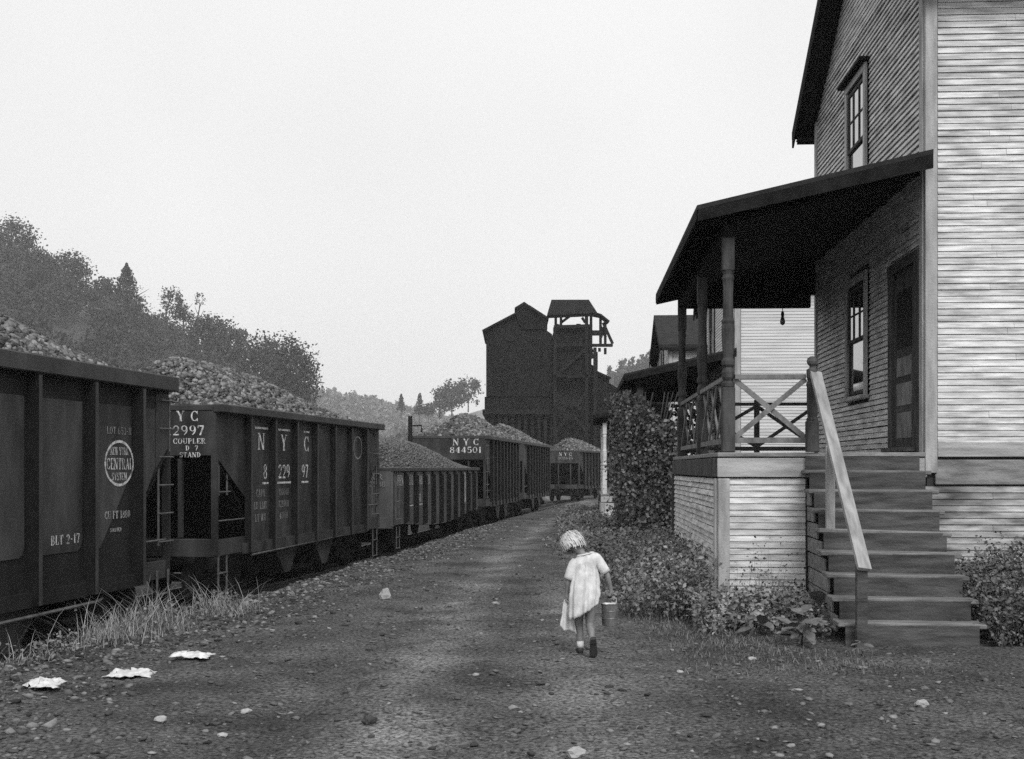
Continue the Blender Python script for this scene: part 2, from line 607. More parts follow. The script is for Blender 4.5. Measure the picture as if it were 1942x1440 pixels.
_g(' ', .4)
_g('A', .8, [(.12, 0, .42, 1, TN), (.42, 1, .70, 0, TK), (.22, .36, .6, .36, TN)], [], [(.12, 0), (.7, 0)])
_g('B', .72, [(.18, 0, .18, 1, TK)], [(.3, .74, .27, .24, -90, 90, .15), (.3, .26, .32, .24, -90, 90, .16)], [(.15, 0), (.15, 1)])
_g('C', .76, [(.66, .66, .66, 1, TN), (.66, 0, .66, .3, TN)], [(.4, .5, .30, .46, 40, 320, .15)])
_g('D', .78, [(.18, 0, .18, 1, TK)], [(.28, .5, .36, .46, -90, 90, .15)], [(.15, 0), (.15, 1)])
_g('E', .7, [(.18, 0, .18, 1, TK), (.1, .96, .62, .96, TN), (.2, .5, .5, .5, TN), (.1, .04, .64, .04, TN), (.62, .74, .62, 1, TN), (.64, 0, .64, .28, TN)])
_g('F', .68, [(.18, 0, .18, 1, TK), (.1, .96, .62, .96, TN), (.2, .5, .5, .5, TN), (.62, .74, .62, 1, TN)], [], [(.18, 0)])
_g('H', .84, [(.18, 0, .18, 1, TK), (.66, 0, .66, 1, TK), (.2, .5, .64, .5, TN)], [], [(.18, 0), (.18, 1), (.66, 0), (.66, 1)])
_g('I', .36, [(.18, 0, .18, 1, TK)], [], [(.18, 0), (.18, 1)])
_g('K', .82, [(.18, 0, .18, 1, TK), (.22, .4, .66, 1, TN), (.36, .56, .68, 0, TK)], [], [(.18, 0), (.18, 1), (.68, 0), (.66, 1)])
_g('L', .66, [(.18, 0, .18, 1, TK), (.1, .04, .6, .04, TN), (.6, 0, .6, .3, TN)], [], [(.18, 1)])
_g('M', 1.0, [(.14, 0, .14, 1, TN), (.18, 1, .5, 0, TK), (.5, 0, .82, 1, TN), (.84, 0, .84, 1, TK)], [], [(.14, 0), (.84, 0), (.12, 1), (.86, 1)])
_g('N', .86, [(.14, 0, .14, 1, TN), (.16, 1, .70, 0, TK), (.72, 0, .72, 1, TN)], [], [(.14, 0), (.14, 1), (.72, 1)])
_g('O', .8, [], [(.4, .5, .3, .46, 0, 360, .15)])
_g('P', .72, [(.18, 0, .18, 1, TK)], [(.3, .72, .3, .25, -90, 90, .15)], [(.18, 0), (.15, 1)])
_g('R', .8, [(.18, 0, .18, 1, TK), (.38, .48, .68, 0, TK)], [(.3, .73, .28, .24, -90, 90, .14)], [(.18, 0), (.15, 1), (.7, 0)])
_g('S', .68, [(.58, .72, .58, 1, TN), (.1, 0, .1, .28, TN)], [(.34, .74, .22, .23, 30, 270, .14), (.34, .26, .24, .23, -150, 90, .15)])
_g('T', .76, [(.38, 0, .38, 1, TK), (.06, .96, .7, .96, TN), (.07, .7, .07, 1, TN), (.69, .7, .69, 1, TN)], [], [(.38, 0)])
_g('U', .82, [(.18, .3, .18, 1, TK), (.66, .3, .66, 1, TN)], [(.42, .3, .24, .27, 180, 360, .1)], [(.18, 1), (.66, 1)])
_g('V', .82, [(.14, 1, .42, 0, TK), (.42, 0, .7, 1, TN)], [], [(.14, 1), (.7, 1)])
_g('W', 1.08, [(.12, 1, .36, 0, TK), (.36, 0, .55, 1, TN), (.55, 1, .76, 0, TK), (.76, 0, .96, 1, TN)], [], [(.12, 1), (.55, 1), (.96, 1)])
_g('Y', .82, [(.12, 1, .42, .45, TK), (.42, .45, .7, 1, TN), (.42, 0, .42, .5, TK)], [], [(.12, 1), (.7, 1), (.42, 0)])
_g('0', .68, [], [(.34, .5, .24, .46, 0, 360, .14)])
_g('1', .5, [(.26, 0, .26, 1, TK), (.08, .78, .26, 1, TN)], [], [(.26, 0)])
_g('2', .68, [(.12, .06, .54, .5, .1), (.08, .06, .6, .06, .13)], [(.34, .70, .22, .26, -40, 175, .14)])
_g('3', .66, [], [(.32, .74, .2, .22, -90, 160, .14), (.32, .27, .24, .25, -160, 90, .15)])
_g('4', .72, [(.46, 0, .46, 1, TK), (.06, .3, .44, 1, TN), (.06, .3, .68, .3, TN)], [], [(.46, 0)])
_g('5', .66, [(.14, .55, .14, 1, TN), (.12, .95, .56, .95, .12)], [(.32, .32, .25, .29, -150, 130, .15)])
_g('6', .68, [], [(.34, .3, .22, .27, 0, 360, .14), (.5, .42, .4, .55, 110, 185, .14)])
_g('7', .66, [(.08, .94, .6, .94, .13), (.58, .94, .28, 0, .15), (.09, .72, .09, .98, TN)])
_g('8', .68, [], [(.34, .75, .19, .21, 0, 360, .13), (.34, .27, .24, .25, 0, 360, .14)])
_g('9', .68, [], [(.34, .7, .22, .27, 0, 360, .14), (.18, .58, .4, .55, -70, 5, .14)])
_g('-', .5, [(.1, .45, .4, .45, .12)])


def lettering(txt, h, o, u, v, nrm, material, parent, ws=1.0, name='lettering', space=0.08, bold=1.0):
    """flat painted letters; strokes of one line lie a hair above each other"""
    o, u, v, nrm = map(Vector, (o, u, v, nrm))
    words = txt.split()
    if len(words) == 1 and len(txt) == 2:
        words = list(txt)
    if len(words) > 1:               # each word is a piece of its own
        wid = lambda t_: sum(GL[c][0] + space for c in t_) * h * ws
        x = -wid(txt) / 2
        i = 0
        for wd in words:
            j = txt.index(wd, i)
            x += wid(txt[i:j])
            lettering(wd, h, o + u * (x + wid(wd) / 2), u, v, nrm, material, parent, ws, name, space, bold)
            x += wid(wd)
            i = j + len(wd)
        return None
    Vv, Ff = [], []
    tot = sum(GL[c][0] + space for c in txt) * h * ws
    x0 = -tot / 2
    lay = 0

    def put(q):
        base = len(Vv)
        for a, b in q:
            Vv.append(o + u * (x0 + a * h * ws) + v * (b * h) + nrm * (0.003 + 0.0004 * (lay % 9)))
        Ff.append(tuple(range(base, base + len(q))))
    for c in txt:
        w, L, A, S = GL[c]
        for (ax, ay, bx, by, t) in L:
            t *= bold
            if abs(by - ay) < .01:
                put([(ax, ay - t / 2), (bx, ay - t / 2), (bx, ay + t / 2), (ax, ay + t / 2)])
            else:
                put([(ax - t / 2, ay), (ax + t / 2, ay), (bx + t / 2, by), (bx - t / 2, by)])
            lay += 1
        for (cx_, cy_, rx, ry, a0, a1, t) in A:
            m_ = max(6, int(abs(a1 - a0) / 24))
            pts = [(R(a0 + (a1 - a0) * i / m_)) for i in range(m_ + 1)]
            t *= bold
            for i in range(m_):
                q = []
                for th, sg in ((pts[i], -1), (pts[i], 1), (pts[i + 1], 1), (pts[i + 1], -1)):
                    tt = t * (0.35 + 0.65 * abs(math.cos(th)))
                    q.append((cx_ + (rx + sg * tt / 2) * math.cos(th), cy_ + (ry + sg * min(tt, t * .6) / 2) * math.sin(th)))
                put(q)
            lay += 1
        for (sx, sy) in S:
            y0 = 0.0 if sy == 0 else 0.94
            put([(sx - .14, y0), (sx + .14, y0), (sx + .14, y0 + .06), (sx - .14, y0 + .06)])
            lay += 1
        x0 += (w + space) * h * ws
    return np_mesh(name, Vv, Ff, material, parent)


def bar(o, u, v, nrm, w, h, material, parent, name='stripe'):
    o, u, v, nrm = map(Vector, (o, u, v, nrm))
    q = [o + u * a + v * b + nrm * 0.003 for a, b in ((-w / 2, 0), (w / 2, 0), (w / 2, h), (-w / 2, h))]
    return np_mesh(name, q, [(0, 1, 2, 3)], material, parent)


def ring(o, u, v, nrm, rx, ry, t, material, parent, name='emblem_ring', n=40):
    o, u, v, nrm = map(Vector, (o, u, v, nrm))
    Vv, Ff = [], []
    for i in range(n):
        th = 2 * math.pi * i / n
        for k in (0, 1):
            Vv.append(o + u * ((rx - k * t) * math.cos(th)) + v * ((ry - k * t) * math.sin(th)) + nrm * 0.003)
    for i in range(n):
        j = (i + 1) % n
        Ff.append((2 * i, 2 * j, 2 * j + 1, 2 * i + 1))
    return np_mesh(name, Vv, Ff, material, parent)


# ------------------------------------------------------------------ railway cars
wheel_proto = None


def make_wheel_mesh():
    mb = MB()
    mb.lathe([(0.06, -.07), (0.12, -.07), (0.14, -.05), (0.33, -.045), (0.36, -.06), (0.415, -.06), (0.42, .045), (0.45, .05), (0.45, .07), (0.30, .07), (0.1, .06), (.05, .06)], (0, 0, 0), 20, 'y')
    return mb


def add_truck(car, x, Wd):
    global wheel_proto
    t = MB().cbox((x, 0, 0.58), (0.32, 2.2, 0.26), 0.03).build('truck', M['under'], car)
    for sy in (-1, 1):
        y = sy * (0.99)
        mb = MB()
        # cast side frame: arch over two axle boxes with open windows
        mb.prism([(-1.0, .34), (-1.0, .58), (-.72, .66), (-.5, .80), (.5, .80), (.72, .66), (1.0, .58), (1.0, .34), (.72, .34), (.66, .5), (.42, .56), (.3, .22), (-.3, .22), (-.42, .56), (-.66, .5), (-.72, .34)],
                 (x, y - .05, 0), (1, 0, 0), (0, 0, 1), (0, 1, 0), .1)
        mb.build('side_frame', M['under'], t)
        for sx in (-.85, .85):
            mb = MB()
            mb.cbox((x + sx, y - sy * -.08, .44), (.2, .14, .22), .02)
            mb.build('axle_box', M['under'], t)
            if wheel_proto is None:
                wheel_proto = make_wheel_mesh().build('wheel', M['under'], t, smooth=False)
                w = wheel_proto
            else:
                w = link_copy(wheel_proto, t)
            w.location = (x + sx, sy * 0.75, .42)
            w.rotation_euler = (0, 0, 0 if sy < 0 else math.pi)
    for sx in (-.85, .85):
        MB().tube([(x + sx, -.98, .43), (x + sx, .98, .43)], .07, 8).build('axle', M['under'], t)
    return t


def add_coupler(car, x, d):
    mb = MB()
    mb.cbox((x + d * .22, 0, .88), (.5, .16, .18), .02)
    mb.prism([(0, -.16), (.2, -.2), (.32, -.1), (.22, 0), (.3, .1), (.16, .17), (0, .12)], (x + d * .42, 0, .76), (d, 0, 0), (0, 1, 0), (0, 0, 1), .26)
    mb.build('coupler', M['under'], car)


def add_ladder(car, x, y, z0, z1, n, along, w=.42):
    """grab-iron ladder; along = direction of the rungs"""
    along = Vector(along)
    out = Vector((0, -1, 0)) if abs(along.x) > .5 else Vector((-1, 0, 0))
    c = Vector((x, y, 0))
    lad = None
    for sgn in (-1, 1):
        a = c + along * (sgn * w / 2)
        mb = MB().beam(a + Vector((0, 0, z0 - .06)), a + Vector((0, 0, z1 + .06)), .045, .012)
        if lad is None:
            lad = mb.build('ladder', M['iron'], car)
        else:
            mb.build('ladder_rail', M['iron'], lad)
    for i in range(n):
        z = z0 + (z1 - z0) * i / max(1, n - 1)
        a, b = c - along * (w / 2 + .01), c + along * (w / 2 + .01)
        zz = Vector((0, 0, z))
        MB().tube([a + zz, a + out * .06 + zz, b + out * .06 + zz, b + zz], .011, 6).build('rung', M['iron'], lad)
    return lad


def add_stirrup(car, x, y, z0, z1, w=.36, n=2):
    mb = MB()
    for sgn in (-1, 1):
        mb.beam((x + sgn * w / 2, y, z1), (x + sgn * w / 2, y, z0), .012, .045, up=(1, 0, 0))
    st = mb.build('stirrup_step', M['iron'], car)
    for i in range(n):
        z = z0 + (z1 - z0) * i / n
        MB().box((x, y, z + .01), (w, .05, .016)).build('rung', M['iron'], st)
    return st


def make_hopper(name, label, near, far, top, sill, stakes, bay0, bay1, steel, sd=.12, cut=.36, chord=.14, W=3.0, panels=False, detail=True, group=None):
    """near/far: (X, Y) of the right-hand side plane at the two ends; heights above the rail"""
    a, b = Vector((near[0], near[1], 0)), Vector((far[0], far[1], 0))
    d = (b - a)
    L = d.length
    d.normalize()
    left = Vector((-d.y, d.x, 0))
    o = a + left * (W / 2) + Vector((0, 0, RAILZ))
    car = empty(name, o, math.atan2(d.y, d.x))
    tag(car, label, 'coal car', group or 'coal cars standing on the track')
    yo = -W / 2                 # outer face of the stakes
    ys_ = yo + sd               # face of the side sheet
    hs = top - sill
    zc = top - cut * hs         # where the end slope starts
    zd = sill + (0.33 if cut < .5 else .2) * hs
    for sgn in (1, -1):
        poly = [(0.02, top), (L - .02, top), (L - .02, zc), (L - bay1, zd), (L - bay1, sill), (bay0, sill), (bay0, zd), (0.02, zc)]
        mb = MB().prism(poly, (0, sgn * ys_, 0), (1, 0, 0), (0, 0, 1), (0, sgn, 0), .012)
        mb.build('side_sheet', steel, car)
        # side stakes
        xsn = [bay0] + [bay0 + (L - bay0 - bay1) * i / (stakes - 1) for i in range(1, stakes - 1)] + [L - bay1]
        for i, xk in enumerate(xsn):
            yb = sgn * ys_
            # web and outer flange, tapering in at the top under the chord
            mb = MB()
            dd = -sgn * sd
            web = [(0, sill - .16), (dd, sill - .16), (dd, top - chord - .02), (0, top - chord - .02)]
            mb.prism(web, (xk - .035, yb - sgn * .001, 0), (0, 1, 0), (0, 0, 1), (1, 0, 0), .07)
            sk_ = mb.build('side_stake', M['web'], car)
            mb = MB()
            mb.box((xk + .02, yb + dd - sgn * .006, (sill - .16 + top - chord - .02) / 2), (.06 if detail else .07, .014, top - chord - .02 - sill + .158))
            mb.build('stake_flange', steel if steel is M['steel3'] else M['steel2'], sk_)  # flange kept paler beside the web, whose shade is painted dark
        # top chord: bulb angle
        mb = MB()
        mb.cbox((L / 2, sgn * (ys_ - .055 + 0), top - chord / 2), (L - .002, .13 + sd * .55, chord), .015)
        mb.build('top_chord', M['steel2'], car)
        # side sill
        mb = MB()
        mb.box(((bay0 + L - bay1) / 2, sgn * (ys_ - .02), sill - .09), (L - bay0 - bay1 + .3, .10, .18))
        mb.build('side_sill', steel, car)
        # end posts and low platform sills in the end bays
        for x0, x1, sx in ((0.05, bay0, 1), (L - bay1, L - .05, -1)):
            mb = MB()
            xe = x0 if sx > 0 else x1
            mb.box((xe, sgn * (ys_ + .03), (zc + sill - .1) / 2), (.09, .09, zc - sill + .16))
            mb.build('corner_post', steel, car)
            mb = MB()
            mb.box(((x0 + x1) / 2, sgn * (ys_ + .035), sill - .02), (x1 - x0, .07, .26))
            mb.build('end_bay_sill', M['steel2'], car)
            mb = MB()
            mb.tube([(x0, sgn * (ys_ + .01), sill + .42), (x1, sgn * (ys_ + .01), sill + .42)], .014, 6)
            mb.build('hand_rail', M['iron'], car)
    for xe, sx, bay in ((0.0, 1, bay0), (L, -1, bay1)):
        # upright end sheet, sloping hopper sheet, end sill
        mb = MB().box((xe + sx * .03, 0, (top - .005 + zc) / 2), (.016, W - 2 * sd - .02, top - .01 - zc))
        mb.build('end_sheet', steel, car)
        mb = MB().prism([(xe + sx * .03, zc), (xe + sx * (bay + .9), sill - .25), (xe + sx * (bay + .93), sill - .25), (xe + sx * .06, zc)], (0, -W / 2 + sd + .02, 0), (1, 0, 0), (0, 0, 1), (0, 1, 0), W - 2 * sd - .04)
        mb.build('slope_sheet', M['under'], car)
        mb = MB().cbox((xe + sx * .07, 0, top - .06), (.13, W - 2 * sd - .1, .10), .012)
        mb.build('end_chord', M['steel2'], car)
        mb = MB().cbox((xe + sx * .07, 0, sill - .02), (.12, W - 2 * sd - .05, .30), .012)
        mb.build('end_sill', steel, car)
        for yy in (-.75, .1, .85):
            mb = MB().box((xe + sx * .09, yy, (zc + sill) / 2 + .05), (.08, .07, zc - sill - .2))
            mb.build('end_strut', steel, car)
        add_coupler(car, xe, -sx)
    # centre sill and discharge chutes below the floor
    MB().box((L / 2, 0, sill - .22), (L - .2, .5, .34)).build('centre_sill', M['under'], car)
    for xc in (L * .37, L * .60):
        for y0 in (-1.30, .45):
            mb = MB().prism([(-.75, sill - .1), (.75, sill - .1), (.16, sill - .70), (-.1, sill - .70)], (xc, y0, 0), (1, 0, 0), (0, 0, 1), (0, 1, 0), .85)
            mb.build('discharge_chute', M['steel'], car)
    add_truck(car, 1.55, W)
    add_truck(car, L - 1.55, W)
    return car, L


def coal_heap(name, label, car, L, top, W, H, n, size, peak=.45, fine=False, x0=.15, x1=None, seed=1, xt0=1.2, xt1=3.0, floor=None, smooth=False):
    """conical-crested load standing in the car; the load is its own thing"""
    g = np.random.default_rng(seed)
    x1 = L - .15 if x1 is None else x1
    hw = W / 2 - .14
    ox, oy = g.random(2) * 50

    def hf(x, y):
        e = np.minimum((x - x0) / xt0, (x1 - x) / xt1)
        e = np.clip(e, 0, 1)
        prof = np.sin(e * math.pi / 2) ** (1.0 if smooth else .85)
        c = 1 - np.clip(np.abs(y) / hw, 0, 1) ** (2.1 if smooth else 1.35)
        h = H * prof * c
        h = h + (0.03 if fine else .10) * (fbm(x * 1.3 + ox, y * 1.3 + oy, 3) - .5) * np.clip(e * 4, 0, 1)
        return h
    root = empty(name, car.location + Vector((0, 0, top - .06)), car.rotation_euler.z)
    tag(root, label, 'coal', 'heaped coal loads')
    gx, gy = np.linspace(x0, x1, 90), np.linspace(-hw, hw, 32)
    X, Y = np.meshgrid(gx, gy)
    Z = hf(X, Y) + .01
    id_ = np.arange(X.size).reshape(X.shape)
    F_ = np.stack([id_[:-1, :-1], id_[:-1, 1:], id_[1:, 1:], id_[1:, :-1]], -1).reshape(-1, 4)
    np_mesh('mound', np.stack([X, Y, Z], -1).reshape(-1, 3), F_, M['coalbed'], root, smooth=True)
    px = x0 + (x1 - x0) * g.random(n)
    py = hw * (2 * g.random(n) - 1)
    py = np.where(g.random(n) < .8, -np.abs(py), py)
    sz_ = size * (.4 + 1.5 * g.random(n) ** 3)
    ton = (.4 + 1.3 * g.random(n)) if smooth else (.15 + 3.4 * g.random(n) ** 2.2)  # brightest lump tones stand in for glints on the coal
    lp = lumps('coal_lumps', np.stack([px, py, hf(px, py) + .01 + sz_ * .25], 1), sz_, M['coal'], .8, ton, root, jag=.42)
    lp['kind'] = 'stuff'
    return root


def side(Yv):
    return (float(Xside(Yv)), Yv)


SZ = (0, 0, 1)
# --- car 1: tall deep-ribbed hopper, near left
c1, L1 = make_hopper('hopper_car', 'big dark ribbed coal hopper with white oval railroad emblem, nearest on the left', side(8.3), (float(Xside(18.3)), 18.3), 3.66, .80, 7, 1.04, 1.12, M['sheet1'], sd=.15, cut=.40, chord=.22, W=3.04)
y1 = -1.52 + .15
# pressed panels between the ribs
span1 = (L1 - 1.04 - 1.12) / 6
for i in range(6):
    xa = 1.04 + span1 * i + .13
    xb = 1.04 + span1 * (i + 1) - .10
    zt, zb = 3.66 - .50, .80 + .42
    if i == 5:
        poly = [(xa, zt), (xb, zt), (xb, zb + 1.05), (xb - .05, zb + .95), (xa + .32, zb + .10), (xa + .22, zb), (xa + .1, zb + .02), (xa, zb + .14)]
    else:
        poly = [(xa, zt), (xb, zt), (xb, zb + .12), (xb - .04, zb + .04), (xb - .12, zb), (xa + .12, zb), (xa + .04, zb + .04), (xa, zb + .12)]
    MB().prism(poly, (0, y1 - .001, 0), (1, 0, 0), (0, 0, 1), (0, -1, 0), .014).build('pressed_panel', M['panel'], c1)
xa = 1.04 + span1 * 6
MB().prism([(xa + .14, 3.16), (xa + .62, 3.16), (xa + .62, 2.3), (xa + .36, 1.95), (xa + .22, 1.98), (xa + .14, 2.2)], (0, y1 - .001, 0), (1, 0, 0), (0, 0, 1), (0, -1, 0), .014).build('pressed_panel', M['panel'], c1)
MB().prism([(xa + .66, 3.4), (xa + 1.05, 3.4), (xa + 1.05, 2.6), (xa + .66, 2.3)], (0, y1 - .001, 0), (1, 0, 0), (0, 0, 1), (0, -1, 0), .014).build('gusset_plate', M['steel2'], c1)
xm = 1.04 + span1 * 5 + .88
ly = y1 - .016
ring((xm, ly, 2.36), (1, 0, 0), SZ, (0, -1, 0), .41, .32, .036, M['letter'], c1)
lettering('NEW YORK', .105, (xm, ly, 2.475), (1, 0, 0), SZ, (0, -1, 0), M['letter'], c1, .70)
lettering('CENTRAL', .155, (xm + .01, ly, 2.275), (1, 0, 0), SZ, (0, -1, 0), M['letter'], c1, .80)
lettering('SYSTEM', .105, (xm, ly, 2.125), (1, 0, 0), SZ, (0, -1, 0), M['letter'], c1, .80)
lettering('LOT 653-H', .10, (xm, ly, 2.76), (1, 0, 0), SZ, (0, -1, 0), M['letterdim'], c1, 1.05)
lettering('CU FT 1880', .105, (xm - .05, ly, 1.60), (1, 0, 0), SZ, (0, -1, 0), M['letter'], c1, .95, bold=.8)
lettering('SHOPPED', .05, (xm - .1, ly, 1.42), (1, 0, 0), SZ, (0, -1, 0), M['letter'], c1, 1.1)
lettering('BLT 2-17', .12, (1.04 + span1 * 4 + .82, ly, 1.33), (1, 0, 0), SZ, (0, -1, 0), M['letter'], c1, 1.05)
add_ladder(c1, L1 - .16, -1.36, 1.2, 3.3, 6, (1, 0, 0), .36)
add_stirrup(c1, L1 - .28, -1.4, .05, .78, .36)
MB().tube([(1, -1.42, .47), (L1 - 2.2, -1.42, .52), (L1 - 2.0, -1.36, .54)], .022, 8).build('brake_pipe', M['iron'], c1)
coal_heap('coal_heap', 'steep lumpy coal heap on the nearest car at the left edge', c1, L1, 3.66, 3.04, 1.25, 15000, .038, seed=3, x0=.3, x1=L1 - .35, xt0=2.0, xt1=6.5)

# --- car 2: hopper lettered N Y C
c2, L2 = make_hopper('hopper_car', 'dark coal hopper with spaced white letters N Y C on its ribbed side', (-4.73, 19.75), (-3.09, 29.15), 3.34, 1.0, 7, 1.27, 1.33, M['steel'], sd=.11, W=3.0)
y2 = -1.5 + .11
sp2 = (L2 - 1.27 - 1.33) / 6
for k, (ch, wb) in enumerate((('N', .62), ('Y', .62), ('C', .34))):
    xk = 1.27 + sp2 * (k + (.64, .62, .70)[k])
    lettering(ch, .30, (xk, y2, 2.62), (1, 0, 0), SZ, (0, -1, 0), M['letter'], c2, 1.3)
    bar((xk, y2, 2.99), (1, 0, 0), SZ, (0, -1, 0), wb, .035, M['letter'], c2)
for k, tx_ in enumerate(('8', '229', '97')):
    xk = 1.27 + sp2 * (k + (.80, .62, .62)[k])
    lettering(tx_, .26, (xk, y2, 2.10), (1, 0, 0), SZ, (0, -1, 0), M['letter'], c2, 1.05)
    bar((xk, y2, 2.0), (1, 0, 0), SZ, (0, -1, 0), (.3, .72, .4)[k], .035, M['letter'], c2)
for j, (ta, tb) in enumerate((('CAPY', '100000'), ('LD LMT', '128900'), ('LT WT', '40100'))):
    lettering(ta, .13, (1.27 + sp2 * .60, y2, 1.78 - .22 * j), (1, 0, 0), SZ, (0, -1, 0), M['letterdim'], c2, 1.0)
    lettering(tb, .13, (1.27 + sp2 * 1.60, y2, 1.78 - .22 * j), (1, 0, 0), SZ, (0, -1, 0), M['letterdim'], c2, .95)
ring((1.27 + sp2 * 5.66, y2, 2.75), (1, 0, 0), SZ, (0, -1, 0), .32, .26, .03, M['letterdim'], c2)
eu, en = (0, -1, 0), (-1, 0, 0)
xe = .02
lettering('N Y C', .17, (xe, -.78, 3.06), eu, SZ, en, M['letter'], c2, 1.05)
lettering('822997', .16, (xe, -.78, 2.83), eu, SZ, en, M['letter'], c2, 1.18)
lettering('TYPE COUPLER', .09, (xe, -.75, 2.69), eu, SZ, en, M['letter'], c2, 1.1)
lettering('D  7', .08, (xe, -.98, 2.58), eu, SZ, en, M['letter'], c2, 1.1)
lettering('STAND', .08, (xe, -.95, 2.47), eu, SZ, en, M['letter'], c2, 1.1)
add_stirrup(c2, .32, -1.38, .15, .95, .34)
add_stirrup(c2, L2 - .32, -1.38, .2, .95, .34)
add_ladder(c2, .38, -1.36, 1.9, 2.3, 1, (1, 0, 0), .34)
add_ladder(c2, L2 - .3, -1.36, 1.2, 3.1, 5, (1, 0, 0), .36)
MB().tube([(1.4, -1.44, .78), (L2 - 3, -1.44, .84), (L2 - 2.6, -1.38, .86)], .022, 8).build('brake_pipe', M['iron'], c2)
coal_heap('coal_heap', 'lumpy coal heap on the car lettered N Y C', c2, L2, 3.34, 3.0, .92, 17000, .036, seed=5, x0=.1, x1=L2 - .5, xt0=1.3, xt1=6.0)

# --- car 3: low gondola
def make_gondola(name, label, near, far, top, sill, stakes, steel, W=2.96, sd=.12):
    a, b = Vector((near[0], near[1], 0)), Vector((far[0], far[1], 0))
    d = b - a
    L = d.length
    d.normalize()
    left = Vector((-d.y, d.x, 0))
    car = empty(name, a + left * (W / 2) + Vector((0, 0, RAILZ)), math.atan2(d.y, d.x))
    tag(car, label, 'coal car', 'coal cars standing on the track')
    ysd = -W / 2 + sd
    hb = lambda x: sill - .22 * math.sin(math.pi * min(1, max(0, (x - 1.2) / (L - 2.4))))   # fish-belly sill
    for sgn in (1, -1):
        bot = [(L * i / 12, hb(L * i / 12)) for i in range(13)]
        MB().prism([(L, top), (0, top)] + bot, (0, sgn * ysd, 0), (1, 0, 0), (0, 0, 1), (0, sgn, 0), .012).build('side_sheet', steel, car)
        for i in range(stakes):
            xk = 1.26 + 1.17 * i
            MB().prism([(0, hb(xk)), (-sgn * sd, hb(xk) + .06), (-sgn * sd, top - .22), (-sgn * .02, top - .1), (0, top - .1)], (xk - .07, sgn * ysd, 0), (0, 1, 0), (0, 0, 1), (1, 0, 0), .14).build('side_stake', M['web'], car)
        MB().cbox((L / 2, sgn * (ysd - .0), top - .05), (L, .14, .1), .012).build('top_chord', M['steel2'], car)
        for xe_ in (0.04, L - .04):
            MB().box((xe_, sgn * (ysd + .035), (top + sill) / 2 - .07), (.1, .07, top - sill - .1)).build('corner_post', steel, car)
    for xe_, sx in ((0, 1), (L, -1)):
        MB().box((xe_ + sx * .03, 0, (top + sill) / 2), (.02, W - 2 * sd - .02, top - sill - .01)).build('end_sheet', steel, car)
        MB().cbox((xe_ + sx * .06, 0, sill + .06), (.11, W - 2 * sd - .04, .28), .012).build('end_sill', steel, car)
        MB().cbox((xe_ + sx * .06, 0, top - .05), (.09, W - 2 * sd - .16, .09), .012).build('end_chord', M['steel2'], car)
        for yy in (-.7, 0, .7):
            MB().box((xe_ - sx * .02, yy, (top + sill) / 2), (.07, .09, top - sill - .2)).build('end_post', steel, car)
        add_coupler(car, xe_, -sx)
    MB().box((L / 2, 0, sill - .1), (L - .4, .55, .3)).build('centre_sill', M['under'], car)
    add_truck(car, 1.7, W)
    add_truck(car, L - 1.7, W)
    return car, L


c3, L3 = make_gondola('gondola_car', 'low faded gondola car with a smooth mound of fine coal', (-2.86, 30.4), (-1.10, 43.1), 2.30, .84, 10, M['steel3'])
y3 = -1.48 + .12
st3 = 1.17
for k, tx_ in enumerate(('PEN', 'NSYL', 'VAN', 'IA')):
    lettering(tx_, .27, (1.26 + st3 * (k - 1 + .60), y3, 1.84), (1, 0, 0), SZ, (0, -1, 0), M['letter'], c3, (1.0, .72, .95, 1.0)[k], bold=.9)
    bar((1.26 + st3 * (k - 1 + .60), y3, 2.14), (1, 0, 0), SZ, (0, -1, 0), .8, .025, M['letterdim'], c3)
lettering('27', .22, (1.26 + st3 * .62, y3, 1.36), (1, 0, 0), SZ, (0, -1, 0), M['letterdim'], c3)
lettering('88', .22, (1.26 + st3 * 1.6, y3, 1.36), (1, 0, 0), SZ, (0, -1, 0), M['letter'], c3)
for k in (1, 2):
    bar((1.26 + st3 * (k - 1 + .6), y3, 1.27), (1, 0, 0), SZ, (0, -1, 0), .7, .03, M['letter'], c3)
# bleached streak down one panel
mbq = [(-.05, 2.12), (.05, 2.18), (.16, 2.1), (.15, 1.5), (.2, 1.2), (.05, 1.1), (-.06, 1.4), (-.04, 1.8)]
np_mesh('paint_streak', [(1.26 + st3 * 7.6 + a_ , y3 - .003, b_) for a_, b_ in mbq], [tuple(range(len(mbq)))], M['letter'], c3)
lettering('P R R', .14, (-.01, -.85, 2.0), eu, SZ, en, M['letterdim'], c3)
lettering('272588', .13, (-.01, -.85, 1.82), eu, SZ, en, M['letterdim'], c3, 1.1)
add_ladder(c3, .3, -1.40, 1.0, 1.9, 3, (1, 0, 0), .36)
add_stirrup(c3, .35, -1.40, .25, .8, .34)
coal_heap('coal_heap', 'smooth rounded mound of fine coal on the low gondola', c3, L3, 2.30, 2.96, .88, 14000, .024, seed=8, fine=True, xt0=1.2, xt1=7.5, smooth=True)

